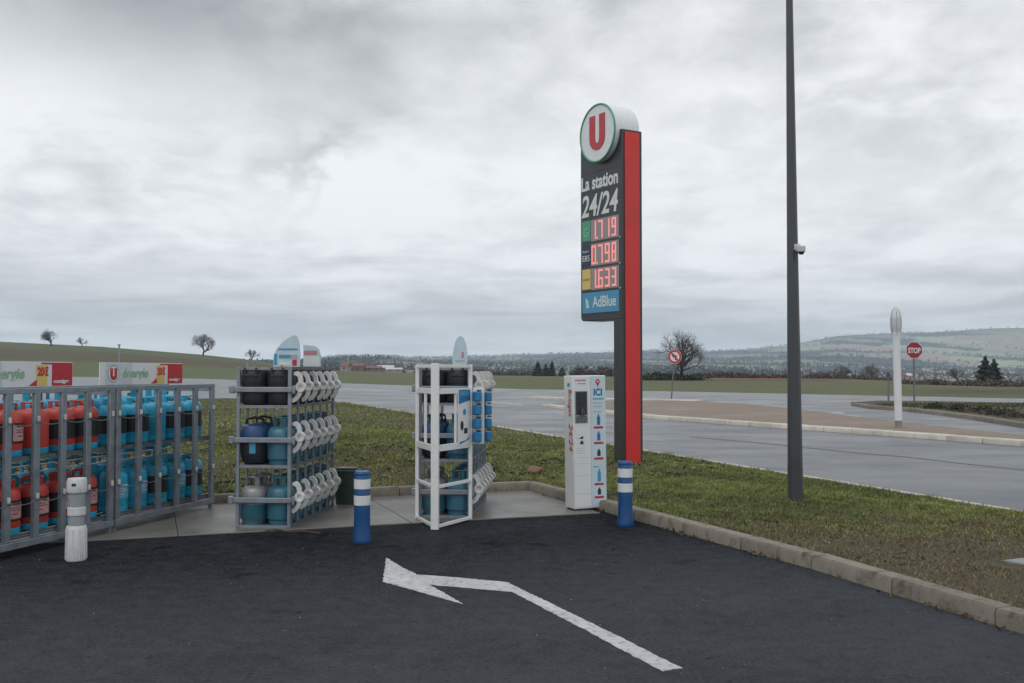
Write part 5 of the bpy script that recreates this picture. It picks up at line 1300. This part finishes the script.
# ------------------------------------------------------------------ grass, weeds, litter
def blades(name, P, hgt, wid, col, label, lean=0.5, seed=3):
    r_ = np.random.default_rng(seed); n = len(P)
    a = r_.uniform(0, 6.28, n); h = hgt * r_.uniform(0.45, 1.25, n)[:, None] if np.isscalar(hgt) else (hgt * r_.uniform(0.5, 1.2, n))[:, None]
    w = (wid if np.isscalar(wid) else wid[:, None])
    side = np.column_stack([np.cos(a), np.sin(a), np.zeros(n)])
    la = r_.uniform(0, 6.28, n); lm = r_.uniform(0.05, lean, n)[:, None] * h
    tip = P + np.column_stack([np.cos(la), np.sin(la), np.zeros(n)]) * lm * 1.6 + np.array([0, 0, 1]) * h * r_.uniform(0.6, 1, n)[:, None]
    mid = P * 0.5 + tip * 0.5 + np.array([0, 0, 0.12]) * h
    V = np.stack([P - side * w, P + side * w, mid + side * w * .8, tip, mid - side * w * .8], 1).reshape(-1, 3)
    b = np.arange(n)[:, None] * 5
    tri = np.concatenate([b + [[0, 1, 2]], b + [[0, 2, 4]], b + [[4, 2, 3]]], 0)
    c = np.repeat(col, 5, axis=0)
    o = link(name, np_mesh(name, V, tri, M_GRASS, False, c))
    return tag(o, label, 'grass', kind='stuff')
M_GRASS = mat('grass_blades', (0.1, 0.1, 0.04), 0.8, var=0.1, vs_=1.0, attr='tint', spec=0.25)
def vnoise(a, b, f, s):
    q = np.random.default_rng(s).uniform(0, 6.28, 6)
    return (np.sin(a * f + q[0] + 1.3 * np.sin(b * f * .7 + q[1])) * np.sin(b * f * 1.1 + q[2] + 1.1 * np.sin(a * f * .8 + q[3])) + 0.5 * np.sin(a * f * 2.3 + b * f * 1.7 + q[4]) + 0.4 * np.sin(b * f * 3.1 - a * f * 2.1 + q[5])) / 1.9
def cover(a, b):
    """share of grass 0..1: thin and brown towards the near end of the right strip"""
    bare = sstep(-3.2, -6.5, b) * (0.35 + 0.6 * sstep(4.2, 1.5, a)) * (a > -0.5)
    n = vnoise(a, b, 1.3, 5) * 0.5 + vnoise(a, b, 3.7, 6) * 0.35
    return np.clip(1.0 - bare * 0.8 + n * 0.5 - 0.05, 0.30, 1)
def grass_colour(a, b, n, seed):
    r_ = np.random.default_rng(seed)
    t = np.clip(0.5 + 0.45 * vnoise(a, b, 0.7, 8) + 0.25 * vnoise(a, b, 2.9, 9) + r_.normal(0, 0.22, n), 0, 1)[:, None]
    g1 = np.array([0.085, 0.125, 0.040]); g2 = np.array([0.255, 0.285, 0.09]); dead = np.array([0.23, 0.165, 0.09])
    tuft = np.clip(0.95 + 0.45 * vnoise(a, b, 9.0, 31) + 0.35 * vnoise(a, b, 21.0, 32), 0.35, 1.6)[:, None]
    c = (g1 * (1 - t) + g2 * t) * tuft
    dm = (r_.uniform(size=n) < 0.10 + 0.95 * (1 - cover(a, b)))[:, None]
    return np.where(dm, dead * r_.uniform(0.25, 1.0, n)[:, None], c)
def scatter(n, a0, a1, b0, b1, seed, thr=True):
    r_ = np.random.default_rng(seed)
    a = r_.uniform(a0, a1, n); b = r_.uniform(b0, b1, n)
    ok = np.ones(n, bool)
    ok &= np.where(b < 0.17, a > kerb_a(b) + 0.165, True) & (a < 4.6) & ~((b > 39) & (a > 4.6 - (b - 39) * 0.62))
    if thr: ok &= r_.uniform(size=n) < cover(a, b)
    a, b = a[ok], b[ok]
    P = np.column_stack([CORNER.x + PV.x * a + UV.x * b, CORNER.y + PV.y * a + UV.y * b, verge_z(a, b) - 0.005])
    # leave the foot of posts and the plate clear
    return a, b, P
CP = gp(1018, 563, 0.11)
for nm, n, ar, hg, wd, sd_, lab in (
        ('grass', 230000, (0, 4.7, -9.5, 0.2), 0.048, 0.0034, 101, 'short patchy winter grass on the strip beside the forecourt kerb'),
        ('grass', 190000, (-9, 4.7, 0.17, 9), 0.055, 0.005, 102, 'rough short grass on the bank behind the bottle racks'),
        ('grass', 130000, (-24, 4.7, 9, 46), 0.07, 0.011, 103, 'grass on the far part of the verge towards the road')):
    a, b, P = scatter(n, *ar, sd_)
    if sd_ == 101:
        k = ~((np.abs(P[:, 0] - CP.x - 0.16) < 0.34) & (np.abs(P[:, 1] - CP.y) < 0.24)); a, b, P = a[k], b[k], P[k]
    near_kerb = np.where(b < 0.3, np.exp(-np.maximum(a - kerb_a(b) - 0.16, 0) / 0.10), 0) + np.exp(-np.maximum(4.6 - a, 0) / 0.12) * 0.6
    blades(nm, P, hg * (0.55 + 0.9 * np.clip(0.5 + 0.5 * vnoise(a, b, 2.1, 12) + 0.35 * vnoise(a, b, 8.0, 13), 0, 1)) * (1 + 0.9 * near_kerb) * (0.45 + 0.55 * cover(a, b)), np.full(len(a), wd), grass_colour(a, b, len(a), sd_), lab, 0.8, sd_)
# planted island grass
r_ = np.random.default_rng(77)
n = 26000; u = r_.uniform(0, 1, n); w_ = r_.uniform(0, 1, n)
X = 15.9 + u * 20; Yv = 30 + w_ * 19
okm = (Yv < 47.5) & (X > np.interp(Yv, [28, 34, 41, 44, 48], [15.7, 16.5, 17.0, 16.4, 17.4])) & (r_.uniform(size=n) < np.where(Yv > 43, 1.0, 0.22))
X, Yv = X[okm], Yv[okm]
c = np.where((r_.uniform(size=len(X)) < 0.75)[:, None], np.array([0.085, 0.10, 0.04]), np.array([0.07, 0.05, 0.035])) * r_.uniform(0.6, 1.2, len(X))[:, None]
blades('grass', np.column_stack([X, Yv, np.full(len(X), 0.095)]), np.full(len(X), 0.10), np.full(len(X), 0.016), c, 'ragged grass of the planted island round the stop sign', 0.8, 78)
# low dark plants on the planted island
def plant(loc, r, h, seed, label, m):
    t = thing('low_shrub', loc, 0, label, 'shrub', 'low shrubs of the planted island')
    def fn(r_, n):
        a = r_.uniform(0, 6.28, n); q = np.sqrt(r_.uniform(0, 1, n)) * r; z = h * (1 - (q / r) ** 2) * r_.uniform(0.2, 1, n)
        return np.column_stack([q * np.cos(a), q * np.sin(a), z])
    V, F_ = leaf_cloud(260, fn, 0.05, seed)
    link('foliage', np_mesh('foliage', V, F_, m, False), t)
    MB().tube([(0, 0, -0.05), (0.02, 0, h * 0.6)], 0.02, 5).build('stem', M_BARK, t)
for k, (px, py) in enumerate(((950, 409), (962, 410.5), (974, 412), (983, 412), (993, 414), (1004, 415), (1016, 417.5), (936, 408.5))):
    plant(gp(px, py, 0.1), 0.42 + 0.1 * (k % 3), 0.22 + 0.05 * (k % 2), 200 + k, f'dark low shrub, {["first","second","third","fourth","fifth","sixth","seventh"][k]} from the left in the planted island bed' if k < 7 else 'dark low shrub nearest the stop sign in the planted island bed', M_HEDGE3 if k % 2 else M_HEDGE)
# broad-leaved weeds: rosettes
def weeds(name, n, ar, seed, label, size):
    r_ = np.random.default_rng(seed)
    a, b, P = scatter(n, *ar, seed, False)
    k = vnoise(a, b, 1.7, 15) + 0.3 * r_.standard_normal(len(a)) > 0.25
    a, b, P = a[k], b[k], P[k]
    m_ = len(P); L = 7
    ang = (np.arange(L)[None] * 6.28 / L + r_.uniform(0, 6, (m_, 1))).ravel()
    Q = np.repeat(P, L, 0); s = (size * r_.uniform(0.5, 1.3, (m_, 1)) * r_.uniform(0.7, 1.2, (m_, L))).ravel()[:, None]
    d = np.column_stack([np.cos(ang), np.sin(ang), np.zeros(len(ang))]); sd = np.column_stack([-np.sin(ang), np.cos(ang), np.zeros(len(ang))])
    lift = r_.uniform(0.15, 0.8, len(ang))[:, None]; z = np.array([0, 0, 1.0])
    V = np.stack([Q + z * 0.012, Q + d * s * .5 + sd * s * .22 + z * (0.012 + s * .5 * lift), Q + d * s + z * (0.012 + s * .7 * lift), Q + d * s * .5 - sd * s * .22 + z * (0.012 + s * .5 * lift)], 1).reshape(-1, 3)
    F_ = np.arange(len(V)).reshape(-1, 4)
    c = np.repeat(np.array([0.08, 0.115, 0.05]) * r_.uniform(0.5, 1.5, (len(Q), 1)) + np.array([0.02, 0.012, 0.01]) * r_.uniform(0, 1, (len(Q), 1)), 4, axis=0)
    return tag(link(name, np_mesh(name, V, F_, M_GRASS, False, c)), label, 'weeds', kind='stuff')
weeds('weeds', 4200, (-9, 4.5, 0.2, 6), 301, 'broad leaved weeds on the bank behind the racks', 0.075)
weeds('weeds', 1500, (0.2, 4.4, -7, 0.2), 302, 'small clover and plantain weeds beside the forecourt kerb', 0.034)
# dead leaves and grit along the kerb foot
r_ = np.random.default_rng(401)
n = 170; b = -r_.uniform(0.5, 10, n) ; clump = r_.uniform(size=n) < 0.65
cl = np.array([-2.2, -3.9, -4.3, -5.4, -7.6, -7.8, -8.4]); b = np.where(clump, cl[r_.integers(0, len(cl), n)] + r_.normal(0, 0.14, n), b)
a = kerb_a(b) - np.abs(r_.normal(0, 0.05, n)) - 0.015
P = np.column_stack([CORNER.x + PV.x * a + UV.x * b, CORNER.y + PV.y * a + UV.y * b, r_.uniform(0.008, 0.03, n)])
V, F_ = leaf_cloud(n, lambda r, k: P, 0.017, 402)
V[:, 2] = np.maximum(V[:, 2], 0.002)
c = np.repeat(np.array([0.10, 0.06, 0.03]) * r_.uniform(0.4, 1.6, (n, 1)), 4, axis=0)
tag(link('leaf_litter', np_mesh('leaf_litter', V, F_, M_GRASS, False, c)), 'dead brown leaves gathered along the foot of the kerb', 'leaves', kind='stuff')
n = 260; a = -r_.uniform(0, 1, n) ** 1.5 * 7 + 0.1; b = -r_.uniform(2.5, 9, n)
P = np.column_stack([CORNER.x + PV.x * a + UV.x * b, CORNER.y + PV.y * a + UV.y * b, np.full(n, 0.003)])
V, F_ = leaf_cloud(n, lambda r, k: P, 0.006, 403); V[:, 2] = np.abs(V[:, 2]) + 0.001
c = np.repeat(np.array([0.25, 0.23, 0.2]) * r_.uniform(0.4, 1.3, (n, 1)), 4, axis=0)
tag(link('grit', np_mesh('grit', V, F_, M_GRASS, False, c)), 'pale grit scattered over the forecourt asphalt', 'grit', kind='stuff')

# ------------------------------------------------------------------ haze over the valley
hz = bpy.data.materials.new('haze'); hz.use_nodes = True
nt = hz.node_tree; nt.nodes.clear()
pv = nt.nodes.new('ShaderNodeVolumePrincipled'); pv.inputs['Color'].default_value = (0.68, 0.83, 1.0, 1); pv.inputs['Density'].default_value = 0.00016
pv.inputs['Anisotropy'].default_value = 0.2
ou = nt.nodes.new('ShaderNodeOutputMaterial'); nt.links.new(pv.outputs[0], ou.inputs['Volume'])
zmin = float(ZZ.min()) - 1.5; zmax = float(ZZ.max()) + 6
xm = float(np.abs(XX).max()) + 20
mb = MB(); mb.box(-xm, xm, -80, 6260, zmin, zmax)
tag(mb.build('haze', hz), 'thin grey-blue haze over the far hills', 'haze', kind='stuff')
